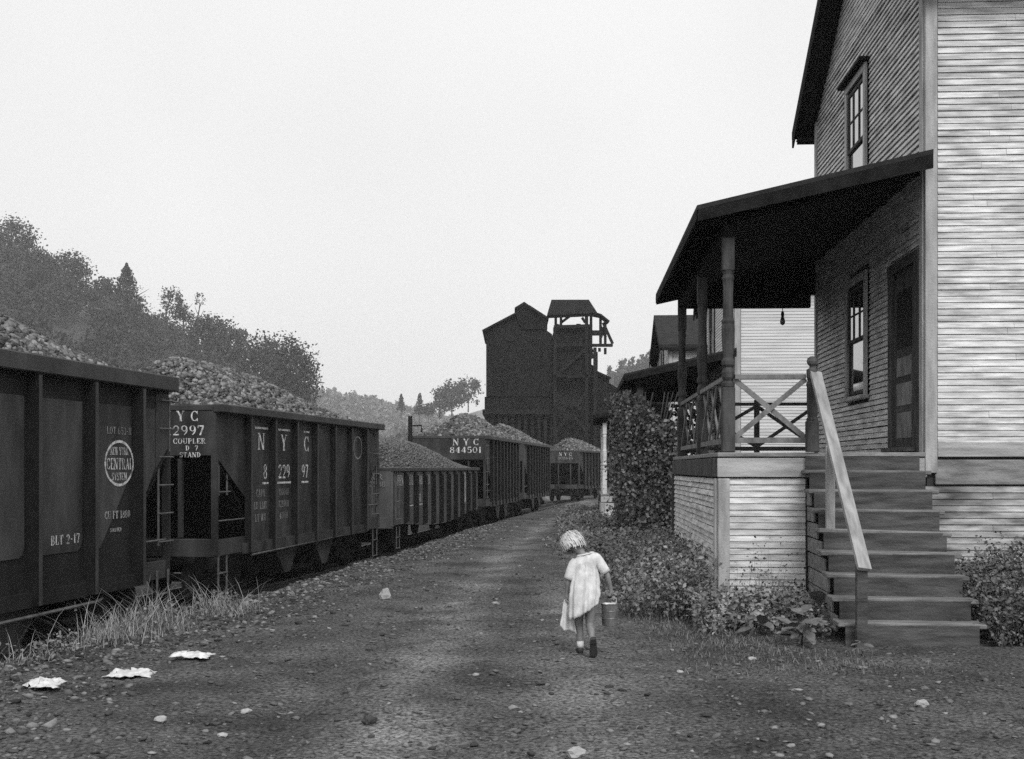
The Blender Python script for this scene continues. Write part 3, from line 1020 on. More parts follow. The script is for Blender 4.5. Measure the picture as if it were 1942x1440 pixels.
# --- cars 4, 5, 6
c4, L4 = make_hopper('hopper_car', 'hopper numbered 844501 with tall brake staff behind the low gondola', (-.86, 44.4), (.47, 53.7), 3.48, 1.02, 9, 1.2, 1.2, M['steel'], sd=.12, detail=False)
lettering('N Y C', .24, (.02, -.66, 3.12), eu, SZ, en, M['letter'], c4, 1.15)
lettering('844501', .22, (.02, -.66, 2.84), eu, SZ, en, M['letter'], c4, 1.25)
for k, zz in ((0, 2.4), (1, 2.4), (2, 2.4)):
    bar((1.2 + (L4 - 2.4) / 8 * (k + .62), -1.38, zz), (1, 0, 0), SZ, (0, -1, 0), .5, .06, M['letter'], c4)
for k, tx_ in enumerate(('N', 'Y', 'C')):
    lettering(tx_, .3, (1.2 + (L4 - 2.4) / 8 * (k + .62), -1.38, 2.02), (1, 0, 0), SZ, (0, -1, 0), M['letter'], c4, 1.3)
    lettering(('84', '45', '01')[k], .26, (1.2 + (L4 - 2.4) / 8 * (k + .62), -1.38, 1.55), (1, 0, 0), SZ, (0, -1, 0), M['letter'], c4, 1.2)
bs = MB().tube([(-.05, 1.42, 1.2), (-.05, 1.42, 4.2)], .08, 8).build('brake_staff', M['under'], c4)
MB().tube([(-.05, 1.34, 3.85), (-.05, 1.0, 3.85), (-.05, .98, 3.6)], .028, 6).build('brake_crank', M['under'], bs)
add_ladder(c4, .3, -1.38, 1.2, 3.1, 5, (1, 0, 0), .36)
coal_heap('coal_heap', 'tall peaked coal heap on the hopper numbered 844501', c4, L4, 3.48, 3.0, .95, 8000, .05, seed=11, xt0=3.2, xt1=4.5, fine=True)
c5, L5 = make_hopper('hopper_car', 'ribbed coal hopper coupled just behind the one numbered 844501', (.66, 55.0), (2.18, 65.6), 3.48, 1.02, 9, 1.2, 1.2, M['steel'], sd=.12, detail=False)
coal_heap('coal_heap', 'long low coal heap sloping down on the second far hopper', c5, L5, 3.48, 3.0, .85, 5000, .05, seed=13, xt0=1.5, xt1=7, fine=True)
c6, L6 = make_hopper('hopper_car', 'farthest coal hopper, its dusty end toward the lane beside the vines', (4.67, 82.0), (7.6, 91.3), 3.48, 1.02, 9, 1.2, 1.2, M['steel'], sd=.12, detail=False)
lettering('N Y C', .22, (.02, -.4, 3.1), eu, SZ, en, M['letter'], c6, 1.15)
lettering('808616', .2, (.02, -.4, 2.85), eu, SZ, en, M['letterdim'], c6, 1.25)
coal_heap('coal_heap', 'rounded coal heap on the farthest hopper before the tipple', c6, L6, 3.48, 3.0, .85, 3000, .055, seed=17, xt0=2.0, xt1=6, fine=True)


# ------------------------------------------------------------------ houses
def clap_mesh(material, pr=.021, hh_=.93):
    me = bpy.data.meshes.new('clapboard')
    prof = [(0, 0.0), (-pr, 0.0), (-pr * .97, .06), (-pr * .45, hh_), (0, hh_)]
    vv = [(x, y, z) for x in (0, 1) for y, z in prof]
    k = len(prof)
    ff = [tuple(range(k - 1, -1, -1)), tuple(range(k, 2 * k))] + [(i, (i + 1) % k, (i + 1) % k + k, i + k) for i in range(k)]
    me.from_pydata(vv, [], ff)
    bm_ = bmesh.new()
    bm_.from_mesh(me)
    bmesh.ops.recalc_face_normals(bm_, faces=bm_.faces)
    bm_.to_mesh(me)
    bm_.free()
    me.materials.append(material)
    return me


class Siding:
    """rows of clapboards, each an object (or, joined, one stuff part)"""
    def __init__(s, material, joined, wear=1.0):
        s.me = clap_mesh(material)
        s.me2 = clap_mesh(material, .034, .86)
        s.mat = material
        s.joined = joined
        s.low = clap_mesh(M['paintlow'])
        s.mb = MB()
        s.count = 0
        s.wear = wear

    def row(s, parent, base, length, pitch, face, stuff=False, low=False):
        """base: start point; face 'front' (outward -y, runs +x) or 'left' (outward -x, runs -y)"""
        if length < .03:
            return
        if s.joined or stuff:
            for v in (0,):
                prof = [(0, 0.0), (-.021, 0.0), (-.012, .90), (0, .90)]
                pts = []
                for t in (0, length):
                    for y, z in prof:
                        if face == 'front':
                            pts.append((base[0] + t, base[1] + y, base[2] + z * pitch))
                        else:
                            pts.append((base[0] + y, base[1] - t, base[2] + z * pitch))
                s.mb.add(pts, [(0, 1, 2, 3), (7, 6, 5, 4), (0, 4, 5, 1), (1, 5, 6, 2), (2, 6, 7, 3), (3, 7, 4, 0)])
            return
        o = bpy.data.objects.new('clapboard', s.low if low else s.me if face == 'front' else s.me2)
        col.objects.link(o)
        o.parent = parent
        j = random.uniform(-.0012, .0012) * s.wear
        o.location = (base[0], base[1] , base[2] + j) if face == 'front' else (base[0], base[1], base[2] + j)
        o.scale = (length, 1 + random.uniform(-.1, .15) * s.wear, pitch)
        rz_ = 0 if face == 'front' else -math.pi / 2
        o.rotation_euler = (0, random.uniform(-.0012, .0012) * s.wear / max(1, length / 3), rz_)
        s.count += 1

    def finish(s, parent):
        if s.mb.v:
            o = s.mb.build('clapboard_siding', s.mat, parent)
            o['kind'] = 'stuff'


def cut(segs, a, b):
    out = []
    for p, q in segs:
        if b <= p or a >= q:
            out.append((p, q))
        else:
            if a > p:
                out.append((p, a))
            if b < q:
                out.append((b, q))
    return out


def window_left(parent, ya, yb, za, zb, hood=True, blind=False, xw=0.0, rows=2):
    """double-hung window in the wall facing -x; ya<yb along the wall"""
    w = MB().box((xw + .03, (ya + yb) / 2, (za + zb) / 2), (.02, yb - ya, zb - za)).build('window', M['darkwood'], parent)
    t = .10
    for y in (ya - t / 2 + .01, yb + t / 2 - .01):
        MB().cbox((xw - .022, y, (za + zb) / 2), (.04, t, zb - za + .04), .005).build('window_casing', M['trim'], w)
    MB().cbox((xw - .022, (ya + yb) / 2, zb + .07), (.042, yb - ya + 2 * t - .02, .10), .005).build('window_head', M['trim'], w)
    if hood:
        MB().cbox((xw - .06, (ya + yb) / 2, zb + .145), (.13, yb - ya + 2 * t + .12, .05), .008).build('window_hood', M['darkwood'], w)
    MB().cbox((xw - .05, (ya + yb) / 2, za - .045), (.12, yb - ya + 2 * t + .04, .05), .006).build('window_sill', M['trim'], w)
    zm = (za + zb) / 2
    for k, (z0, z1, xo) in enumerate(((zm - .015, zb - .02, -.012), (za + .02, zm + .02, .004))):
        sash = MB()
        fr = .045
        sash.box((xw + xo, ya + fr / 2 + .006, (z0 + z1) / 2), (.022, fr, z1 - z0 - .002))
        sash.box((xw + xo, yb - fr / 2 - .006, (z0 + z1) / 2), (.022, fr, z1 - z0 - .002))
        sash.box((xw + xo, (ya + yb) / 2, z0 + fr / 2), (.020, yb - ya - 2 * fr - .014, fr))
        sash.box((xw + xo, (ya + yb) / 2, z1 - fr / 2), (.020, yb - ya - 2 * fr - .014, fr))
        so = sash.build('sash', M['post'], w)
        if k == 0:
            mb = MB()
            for q in (1, 2):
                mb.box((xw + xo - .001, ya + (yb - ya) * q / 3, (z0 + z1) / 2), (.018, .02, z1 - z0 - 2 * fr))
            mb.box((xw + xo + .001, (ya + yb) / 2, (z0 + z1) / 2), (.014, yb - ya - 2 * fr, .02))
            mb.build('glazing_bar', M['post'], so)
        MB().box((xw + xo + .006, (ya + yb) / 2, (z0 + z1) / 2), (.004, yb - ya - 2 * fr, z1 - z0 - 2 * fr)).build('pane', M['glass'], so)
    return w


def turned_post(parent, x, y, z0, z1, material, name='porch_post'):
    h = z1 - z0
    sq = .062
    mb = MB()
    zb = z0 + .78 * (h / 2.6)
    mb.cbox((x, y, (z0 + zb) / 2), (.14, .14, zb - z0), .008)
    pr = [(.060, zb), (.066, zb + .01), (.066, zb + .05), (.045, zb + .07), (.062, zb + .11), (.064, zb + .17), (.046, zb + .22), (.066, zb + .25), (.066, zb + .29), (.05, zb + .33),
          (.062, zb + .5), (.066, zb + .65), (.060, zb + .70), (.066, zb + .73), (.052, zb + .77), (.048, zb + 1.0), (.052, z1 - .5), (.06, z1 - .46), (.05, z1 - .42), (.06, z1 - .38)]
    pr = [(r_ * 1.12, z_) for r_, z_ in pr]
    mb.lathe([(r_, z_) for r_, z_ in pr], (x, y, 0), 12)
    mb.cbox((x, y, z1 - .19), (.13, .13, .38), .008)
    return mb.build(name, material, parent)


def make_house(name, label, loc, rz, Fl, W=8.0, D=6.0, rise=1.95, near=True, paint=None, ground=0.0, stairs=False, pitch=.0695, dE=4.93, win_up=(2.62, 3.62), win_dn=(2.6, 3.6), porchpaint=None):
    """local frame: origin at the wall corner nearest the lane, x away from the lane, y up the row, z from the ground"""
    h = empty(name, loc, rz)
    tag(h, label, 'house', 'clapboard company houses in a row')
    paint = paint or M['paint']
    E = Fl + dE              # eave
    RW, RE = Fl + 3.15, Fl + 2.58   # porch roof at the wall, at its eave
    PX = -2.24               # porch outer face
    bt = Fl - .06            # bottom of the main siding
    ohs = .33                # rake overhang
    # ---- wall cores (dark sheathing a little behind the boards)
    wall = MB()
    wall.prism([(0.02, -.6), (W, -.6), (W, E), (.02, E)], (0, .02, 0), (1, 0, 0), (0, 0, 1), (0, 1, 0), .1)
    wf = wall.build('front_wall', M['sheath'] if near else M['sheath2'], h)
    gable = [(0.12, -.6), (D, -.6), (D, E), (D / 2, E + rise), (0.12, E)]
    # left wall core with openings is simply set back; windows and door sit in front of it
    wl = MB().prism(gable, (.02, 0, 0), (0, 1, 0), (0, 0, 1), (1, 0, 0), .1).build('gable_wall', M['sheath'] if near else M['sheath2'], h)
    MB().box((W / 2, D - .05, E / 2), (W - .3, .1, E)).build('back_wall', M['sheath2'], h)
    MB().box((W - .05, D / 2, E / 2), (.1, D - .3, E)).build('far_wall', M['sheath2'], h)
    sid = Siding(paint, not near)
    # ---- front boards above and below the water table
    cb = .13                 # corner board width
    rows = int((E - .12 - bt - .16) / pitch)
    brk = {}
    for i in range(rows):
        z = bt + .16 + i * pitch
        xs0, xs1 = cb + .004, W
        if near and random.random() < .35:
            xc = random.uniform(.5, 1.3)
            sid.row(wf, (xs0, .02, z), xc - xs0 - .003, pitch, 'front')
            sid.row(wf, (xc, .02, z), xs1 - xc, pitch, 'front')
        else:
            sid.row(wf, (xs0, .02, z), xs1 - xs0, pitch, 'front')
    MB().cbox((W / 2 + cb / 2, -.004, E - .05), (W - cb, .044, .14), .005).build('frieze_board', M['trimh'], wf)
    MB().cbox((W / 2 + .06, -.012, bt + .08), (W - .12, .06, .15), .006).build('water_table', M['trimh'], wf)
    MB().cbox((W / 2 + .05, -.002, bt - .16), (W - .1, .042, .27), .006).build('sill_board', M['raw'], wf)
    zlow = bt - .31
    i = 0
    while zlow - (i + 1) * pitch > -.02:
        z = zlow - (i + 1) * pitch
        if near and random.random() < .5:
            xc = random.uniform(.7, 1.2)
            sid.row(wf, (.0, .02, z), xc - .004, pitch, 'front', low=True)
            sid.row(wf, (xc, .02, z), W - xc, pitch, 'front', low=True)
        else:
            sid.row(wf, (0, .02, z), W, pitch, 'front', low=True)
        i += 1
    # corner boards
    MB().cbox((cb / 2 - .012, -.012, (E - .02 + bt) / 2 - .09), (cb, .06, E - .02 - bt + .16), .006).build('corner_board', M['trim'], wf)
    MB().cbox((-.006, .018 + cb / 2, (E + bt) / 2), (.05, cb, E - bt - .02), .006).build('corner_board', M['trim'], wl)
    MB().cbox((.03, D - cb / 2 + .01, (E + bt) / 2), (.12, cb, E - bt - .02), .006).build('corner_board', M['trim'], wl)
    # ---- gable wall boards (facing the lane)
    du0, du1 = win_up
    dn0, dn1 = win_dn
    door0, door1 = .30, 1.32
    zu0, zu1 = Fl + 3.35, Fl + 4.98
    zd0, zd1 = Fl + .80, Fl + 2.28
    rows = int((E + rise - .1 - Fl) / pitch)
    for i in range(rows):
        z = Fl + i * pitch
        z1 = z + pitch
        m_ = max(0.0, (z1 - E) / rise * D / 2)
        segs = [(max(m_, cb + .02), D - max(m_, cb))]
        if z1 > zd0 - .08 and z < zd1 + .18:
            segs = cut(segs, dn0 - .10, dn1 + .10)
        if z1 > zu0 - .08 and z < zu1 + .16:
            segs = cut(segs, du0 - .10, du1 + .10)
        if z < Fl + 2.22:
            segs = cut(segs, door0 - .14, door1 + .14)
        for a_, b_ in segs:
            sid.row(wl, (.02, b_ - .002, z), b_ - a_ - .004, pitch, 'left', stuff=(z > E + .35 or (RE + .05 < z < RW - .0)))
    window_left(wl, du0, du1, zu0, zu1, xw=-.02)
    window_left(wl, dn0, dn1, zd0, zd1, hood=False, xw=-.02)
    # ---- door
    dr = MB().box((.012, (door0 + door1) / 2, Fl + 1.03), (.04, door1 - door0 - .1, 2.04)).build('door', M['post'], wl)
    for y in (door0 - .05, door1 + .05):
        MB().cbox((-.015, y, Fl + 1.08), (.05, .16, 2.16), .006).build('door_casing', M['post'], dr)
    MB().cbox((-.018, (door0 + door1) / 2, Fl + 2.19), (.054, door1 - door0 + .3, .12), .006).build('door_head', M['post'], dr)
    MB().cbox((-.06, (door0 + door1) / 2, Fl + .035), (.16, door1 - door0 + .1, .05), .006).build('threshold', M['step'], dr)
    for zc_, zh in ((.32, .30), (.68, .26), (1.0, .22)):
        MB().cbox((-.010, (door0 + door1) / 2, Fl + zc_), (.016, .62, zh), .006).build('door_panel', M['railw'], dr)
    MB().box((-.012, (door0 + door1) / 2, Fl + 1.55), (.008, .62, .66)).build('screen', M['under'], dr)
    # ---- main roof
    ov = .30
    sl = rise / (D / 2)
    for sgn in (-1, 1):
        y_e = -ov if sgn < 0 else D + ov
        z_e = E - ov * sl
        poly = [(y_e, z_e + .02), (D / 2, E + rise + .02), (D / 2, E + rise + .13), (y_e, z_e + .13)]
        MB().prism(poly, (-ohs, 0, 0), (0, 1, 0), (0, 0, 1), (1, 0, 0), W + 2 * ohs).build('roof_slope', M['roof'], h)
        # rake board
        poly = [(y_e - sgn * .004, z_e - .12), (D / 2 , E + rise - .12), (D / 2, E + rise + .015), (y_e - sgn * .004, z_e + .015)]
        MB().prism(poly, (-ohs + .002, 0, 0), (0, 1, 0), (0, 0, 1), (1, 0, 0), .03).build('rake_board', M['darkwood'], h)
        MB().box((W / 2, y_e - sgn * .02, z_e + .0), (W + .5, .03, .13)).build('eave_board', M['darkwood'], h)
        # soffit
        ys0, ys1 = (y_e - sgn * .04, 0.0) if sgn < 0 else (D, y_e - sgn * .04)
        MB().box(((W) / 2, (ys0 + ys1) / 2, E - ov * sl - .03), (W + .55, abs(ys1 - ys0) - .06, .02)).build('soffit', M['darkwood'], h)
    MB().box((W * .5, D / 2, E + rise + .35), (.6, .6, .9)).build('chimney', M['raw'], h)
    # ---- porch
    pf = MB().cbox((PX / 2 + .02, D / 2, Fl - .03), (-PX + .06, D + .08, .05), .008).build('porch_floor', M['raw'], h)
    x_of = lambda zz: 0
    # fascia boards
    MB().cbox((PX / 2, -.002, Fl - .17), (-PX + .02, .05, .21), .006).build('porch_fascia', M['trimh'], pf)
    MB().cbox((PX - .002, D / 2, Fl - .17), (.05, D - .06, .21), .006).build('porch_fascia', M['post'], pf)
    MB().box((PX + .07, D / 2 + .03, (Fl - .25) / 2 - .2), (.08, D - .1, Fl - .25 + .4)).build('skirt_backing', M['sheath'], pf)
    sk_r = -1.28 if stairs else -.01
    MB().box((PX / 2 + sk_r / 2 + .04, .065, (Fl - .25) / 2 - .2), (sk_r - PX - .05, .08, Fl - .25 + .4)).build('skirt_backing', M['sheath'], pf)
    MB().box((PX / 2 + .04, D - .12, (Fl - .25) / 2 - .2), (-PX - .2, .08, Fl - .25 + .4)).build('skirt_backing', M['sheath'], pf)
    if stairs:
        MB().box((sk_r / 2 + .02, .42, (Fl - .25) / 2 - .2), (-sk_r + .1, .08, Fl - .25 + .4)).build('skirt_backing', M['sheath'], pf)
    nsk = int((Fl - .29) / pitch) + 1
    for i in range(nsk):
        z = Fl - .285 - (i + 1) * pitch
        if z < -.05:
            break
        sid.row(pf, (PX + .12, .024, z), sk_r - PX - .13, pitch, 'front')
        if near:     # the long skirt sags and its boards lap loosely
            sag = .03 * math.sin(i * .35)
            sid.row(pf, (PX + .03 + .010 * math.sin(i * 2.1), D * .5 - .002, z), D * .5 - .125, pitch, 'left')
            sid.row(pf, (PX + .03, D - .04, z - .004), D * .5 - .045, pitch, 'left')
        else:
            sid.row(pf, (PX + .03, D - .04, z), D - .17, pitch, 'left')
    MB().cbox((PX + .06, -.008, (Fl - .29) / 2 - .1), (.125, .07, Fl - .29 + .2), .008).build('skirt_corner_board', M['trim'], pf)
    MB().cbox((PX - .01, .02 + .06, (Fl - .29) / 2 - .1), (.05, .115, Fl - .29 + .2), .008).build('skirt_corner_board', M['trim'], pf)
    MB().cbox((PX + .0, D - .02, (Fl - .29) / 2 - .1), (.07, .07, Fl - .29 + .2), .008).build('skirt_corner_board', M['post'], pf)
    # roof: boards on rafters
    pr = MB().prism([(0.0, RW + .02), (-2.5, RE + .02), (-2.5, RE + .07), (0, RW + .07)], (0, -.3, 0), (1, 0, 0), (0, 0, 1), (0, 1, 0), D + .72).build('porch_roof', M['roof'], h)
    s_p = (RW - RE) / 2.5
    for yy in (-.29, D + .40):
        MB().prism([(-.002, RW - .13), (-2.49, RE - .10), (-2.49, RE + .018), (-.002, RW + .018)], (0, yy - .012, 0), (1, 0, 0), (0, 0, 1), (0, 1, 0), .03).build('rake_board', M['darkwood'], pr)
    MB().box((-2.49, D / 2 + .05, RE - .035), (.03, D + .64, .10)).build('eave_board', M['darkwood'], pr)
    for i in range(9):
        yy = .12 + (D - .2) * i / 8
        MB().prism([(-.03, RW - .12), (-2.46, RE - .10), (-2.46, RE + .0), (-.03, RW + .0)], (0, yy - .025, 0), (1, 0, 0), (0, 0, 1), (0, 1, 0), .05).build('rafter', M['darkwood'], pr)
    bz = Fl + 2.36
    xp = PX + .12
    beam_z = RE + s_p * .3
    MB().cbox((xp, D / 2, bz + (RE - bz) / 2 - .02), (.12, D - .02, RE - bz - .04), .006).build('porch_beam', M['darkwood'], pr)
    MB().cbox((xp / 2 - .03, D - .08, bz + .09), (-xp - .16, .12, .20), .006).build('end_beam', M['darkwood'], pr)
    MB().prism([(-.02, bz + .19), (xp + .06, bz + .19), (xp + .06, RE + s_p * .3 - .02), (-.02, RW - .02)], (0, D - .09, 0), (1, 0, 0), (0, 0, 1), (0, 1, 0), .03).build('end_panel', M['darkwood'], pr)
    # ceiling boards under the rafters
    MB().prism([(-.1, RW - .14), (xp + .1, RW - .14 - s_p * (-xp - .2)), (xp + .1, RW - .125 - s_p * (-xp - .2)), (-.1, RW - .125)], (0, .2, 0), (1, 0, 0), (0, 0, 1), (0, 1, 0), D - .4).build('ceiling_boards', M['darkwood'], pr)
    for k, yy in enumerate((.09, D * .47, D - .12)):
        turned_post(pf, xp, yy, Fl, bz + .02, porchpaint or M['post'])
    return h, pf, sid, dict(E=E, RW=RW, RE=RE, PX=PX, xp=xp, bz=bz, wf=wf, wl=wl, pr=pr)


H1 = (4.50, 13.2)
h1, pf1, sid1, g1 = make_house('house', 'nearest weathered white two-storey clapboard house with railed porch and front steps',
                               (H1[0], H1[1], 0), R(-3.0), 1.82, stairs=True, dE=5.28)
sid1.finish(g1['wl'])
print('CLAP', sid1.count)
Fl = 1.82
xp = g1['xp']


def xpanel(parent, p0, p1, z0, z1, nX, material, w=.055, t=.035, rails=True):
    """railing between two points: rails and crossed braces"""
    p0, p1 = Vector(p0), Vector(p1)
    d = (p1 - p0)
    nrm = Vector((-d.y, d.x, 0)).normalized()
    Z = Vector((0, 0, 1))
    top = MB().beam(p0 + Z * z1, p1 + Z * z1, .07, .05).build('top_rail', material, parent)
    MB().beam(p0 + Z * z0, p1 + Z * z0, .06, .06).build('bottom_rail', material, parent)
    for i in range(nX):
        a, b = p0 + d * (i / nX), p0 + d * ((i + 1) / nX)
        MB().beam(a + Z * (z0 + .03) - nrm * .012, b + Z * (z1 - .03) - nrm * .012, .022, w, up=nrm.cross(d.normalized())).build('brace', material, parent)
        MB().beam(a + Z * (z1 - .03) + nrm * .012, b + Z * (z0 + .03) + nrm * .012, .022, w, up=nrm.cross(d.normalized())).build('brace', material, parent)


zr0, zr1 = Fl + .13, Fl + .83
xn = -1.22
xpanel(pf1, (xp + .07, .06, 0), (xn - .06, .06, 0), zr0, zr1, 1, M['railw'])
xpanel(pf1, (xp, .16, 0), (xp, 6 * .47 - .07, 0), zr0, zr1, 3, M['railw'], w=.05)
xpanel(pf1, (xp, 6 * .47 + .07, 0), (xp, 5.8, 0), zr0, zr1, 3, M['railw'], w=.05)
xpanel(pf1, (xp + .07, 5.88, 0), (-.95, 5.88, 0), zr0, zr1, 1, M['post'])
xpanel(pf1, (-.95, 5.88, 0), (-.03, 5.88, 0), zr0, zr1, 1, M['post'])
MB().cbox((-.95, 5.88, Fl + .45), (.08, .08, .9), .008).build('rail_post', M['post'], pf1)

# hanging bulb under the porch ceiling
bulb = empty('hanging_bulb', h1.matrix_basis @ Vector((-1.05, 2.9, Fl + 1.78)))
tag(bulb, 'bare light bulb hanging on a wire from the porch ceiling', 'light bulb')
MB().tube([(0, 0, .10), (0, 0, 1.05)], .005, 6).build('wire', M['darkwood'], bulb)
MB().lathe([(.02, .06), (.022, .11), (.012, .13)], (0, 0, 0), 10).build('socket', M['darkwood'], bulb)
MB().lathe([(.004, -.055), (.026, -.042), (.036, -.015), (.03, .02), (.017, .06)], (0, 0, 0), 12).build('glass_bulb', M['bulb'], bulb, smooth=True)

# ---- front steps
st = MB()
steps_n, run, riser = 9, .245, Fl / 9.0
xl, xr = -1.34, -.02
stairs = MB().prism([(-.02, Fl - .26), (-.02, Fl - .32), (-run * 8 + .02, -.03), (-run * 8 + .02, .10)], (xl + .2, 0, 0), (0, 1, 0), (0, 0, 1), (1, 0, 0), .05)
stairs = stairs.build('front_steps', M['step'], h1)
MB().prism([(-.02, Fl - .26), (-.02, Fl - .32), (-run * 8 + .02, -.03), (-run * 8 + .02, .10)], (xr - .25, 0, 0), (0, 1, 0), (0, 0, 1), (1, 0, 0), .05).build('stringer', M['step'], stairs)
for i in range(1, steps_n):
    z = Fl - riser * i
    y = -run * i
    sk = random.uniform(-.006, .006)
    off = .0
    rot = Euler((random.uniform(-.03, .03), .016 + random.uniform(-.014, .014), R(-1.2 + random.uniform(-1, 1))), 'XYZ').to_matrix()
    MB().cbox(((xl + xr) / 2 + off, y + run / 2 - .01, z - .02), (xr - xl + random.uniform(-.03, .05), run + .05, .045), .012, rot).build('tread', M['tread'], stairs)
for i in range(1, steps_n + 1):
    off = .0
    zt = Fl - riser * (i - 1) - (.045 if i == 1 else .022)
    zb = Fl - riser * i
    MB().box(((xl + xr) / 2 + off - .012, -run * (i - 1) - .035 - .002 * i + (.0 if i > 1 else -.02), (zt + zb) / 2 - .004), (xr - xl - .1, .022, zt - zb + .012)).build('riser', M['step'], stairs)
# boards closing the side of the flight
for i in range(9):
    z = .1 + i * .165
    yend = -(Fl - z - .28) / Fl * run * 9 + .05
    if yend < -.12:
        MB().cbox((xl + .06, yend / 2 - .02, z + .06), (.024, -yend - .05, .15), .004, Euler((0, 0, -.035)).to_matrix()).build('side_board', M['raw'], stairs)
# newel, handrail, posts
nw = MB()
zb = Fl
nw.cbox((xn, -.005, zb + .17), (.13, .13, .34), .008)
nw.lathe([(.062, .34), (.066, .36), (.05, .38), (.055, .42), (.06, .55), (.058, .70), (.066, .74), (.05, .78), (.062, .82), (.062, .90), (.03, .92), (.028, .935), (.052, .96), (.060, .99), (.050, 1.025), (.02, 1.045)], (xn, -.005, zb), 12)
nw.build('newel_post', M['post'], stairs)
hp0 = Vector((xn + .03, -.03, Fl + .87))
hp1 = Vector((xn + .05, -2.2, .72))
MB().beam(hp0, hp1, .125, .035, up=(0.15, 0, 1)).build('handrail', M['newwood'], stairs)
k1 = .40
q = hp0.lerp(hp1, k1)
MB().cbox((q.x - .03, q.y - .01, (q.z - .03 + Fl - riser * 4 - .02) / 2), (.09, .05, q.z - .03 - (Fl - riser * 4) + .02), .006).build('rail_post', M['newwood'], stairs)
q = hp0.lerp(hp1, .965)
MB().cbox((q.x - .01, q.y, (q.z - .04) / 2 - .05), (.10, .07, q.z - .04 + .1), .006).build('rail_post', M['step'], stairs)

# ---- the houses beyond
h2, pf2, sid2, g2 = make_house('house', 'second white clapboard house, its front porch smothered in vines',
                               (5.02, 27.3, -.16), R(-3.0), 1.82 - .72 + .16, near=False, paint=M['paint2'], win_up=(4.0, 4.9), W=7)
sid2.finish(h2)
h3, pf3, sid3, g3 = make_house('house', 'farthest house, dark gabled roof above the vine-covered porch',
                               (5.2, 40.2, -.26), R(-3.5), 1.82 - 1.05 + .26, near=False, paint=M['paint2'], rise=1.25, W=6.5, porchpaint=M['paint2'])
sid3.finish(h3)
# rails of the vine-hung porch and the white end board beside it
F2 = 1.26
MB().cbox((-1.33, -.06, F2 + .52), (.10, .05, 1.02), .006).build('end_board', M['paint2'], pf2)
MB().lathe([(.03, 0), (.035, .04), (.02, .06), (.05, .09), (.055, .12), (.04, .16), (.01, .18)], (-1.36, -.1, F2 - .02), 10).build('finial', M['darkwood'], pf2)


# ------------------------------------------------------------------ foliage helpers
def leafset(Pn, size, g, nrm=None, spread=1.0, aspect=1.6, fold=.25):
    """folded diamond leaves; returns V, F"""
    n = len(Pn)
    if nrm is None:
        nz = g.normal(size=(n, 3))
    else:
        nz = nrm + spread * g.normal(size=(n, 3))
    nz /= np.linalg.norm(nz, axis=1, keepdims=True) + 1e-9
    a = g.normal(size=(n, 3))
    a -= nz * (a * nz).sum(1, keepdims=True)
    a /= np.linalg.norm(a, axis=1, keepdims=True) + 1e-9
    b = np.cross(nz, a)
    s_ = size[:, None]
    v0 = Pn - a * s_ * .5
    v1 = Pn + b * s_ * .5 / aspect * 1.0 + nz * s_ * fold * .5
    v2 = Pn + a * s_ * .5
    v3 = Pn - b * s_ * .5 / aspect + nz * s_ * fold * .5
    V = np.stack([v0, v1, v2, v3], 1).reshape(-1, 3)
    i = np.arange(n)[:, None] * 4
    F_ = np.concatenate([i + np.array([[0, 1, 2]]), i + np.array([[0, 2, 3]])], 0)
    return V, F_


def blades(base, h, g, lean=.5, width=.006):
    """grass blades: 3-segment bent tapered strips"""
    n = len(base)
    th = g.random(n) * 6.283
    d = np.stack([np.cos(th), np.sin(th), np.zeros(n)], 1)
    sd_ = np.stack([-np.sin(th), np.cos(th), np.zeros(n)], 1)
    ln = lean * (0.25 + g.random(n))[:, None] * h[:, None]
    V = []
    for t, w in ((0, 1), (.4, .85), (.75, .5), (1, .05)):
        c = base + np.array([0, 0, 1]) * (h[:, None] * (t - .18 * t * t)) + d * ln * t * t
        V += [c - sd_ * width * w * (1 + g.random((n, 1)) * .6), c + sd_ * width * w]
    V = np.stack(V, 1)
    k = 8
    i = np.arange(n)[:, None] * k
    F_ = np.concatenate([i + np.array([[0, 1, 3, 2]]), i + np.array([[2, 3, 5, 4]]), i + np.array([[4, 5, 7, 6]])], 0)
    return V.reshape(-1, 3), F_, k


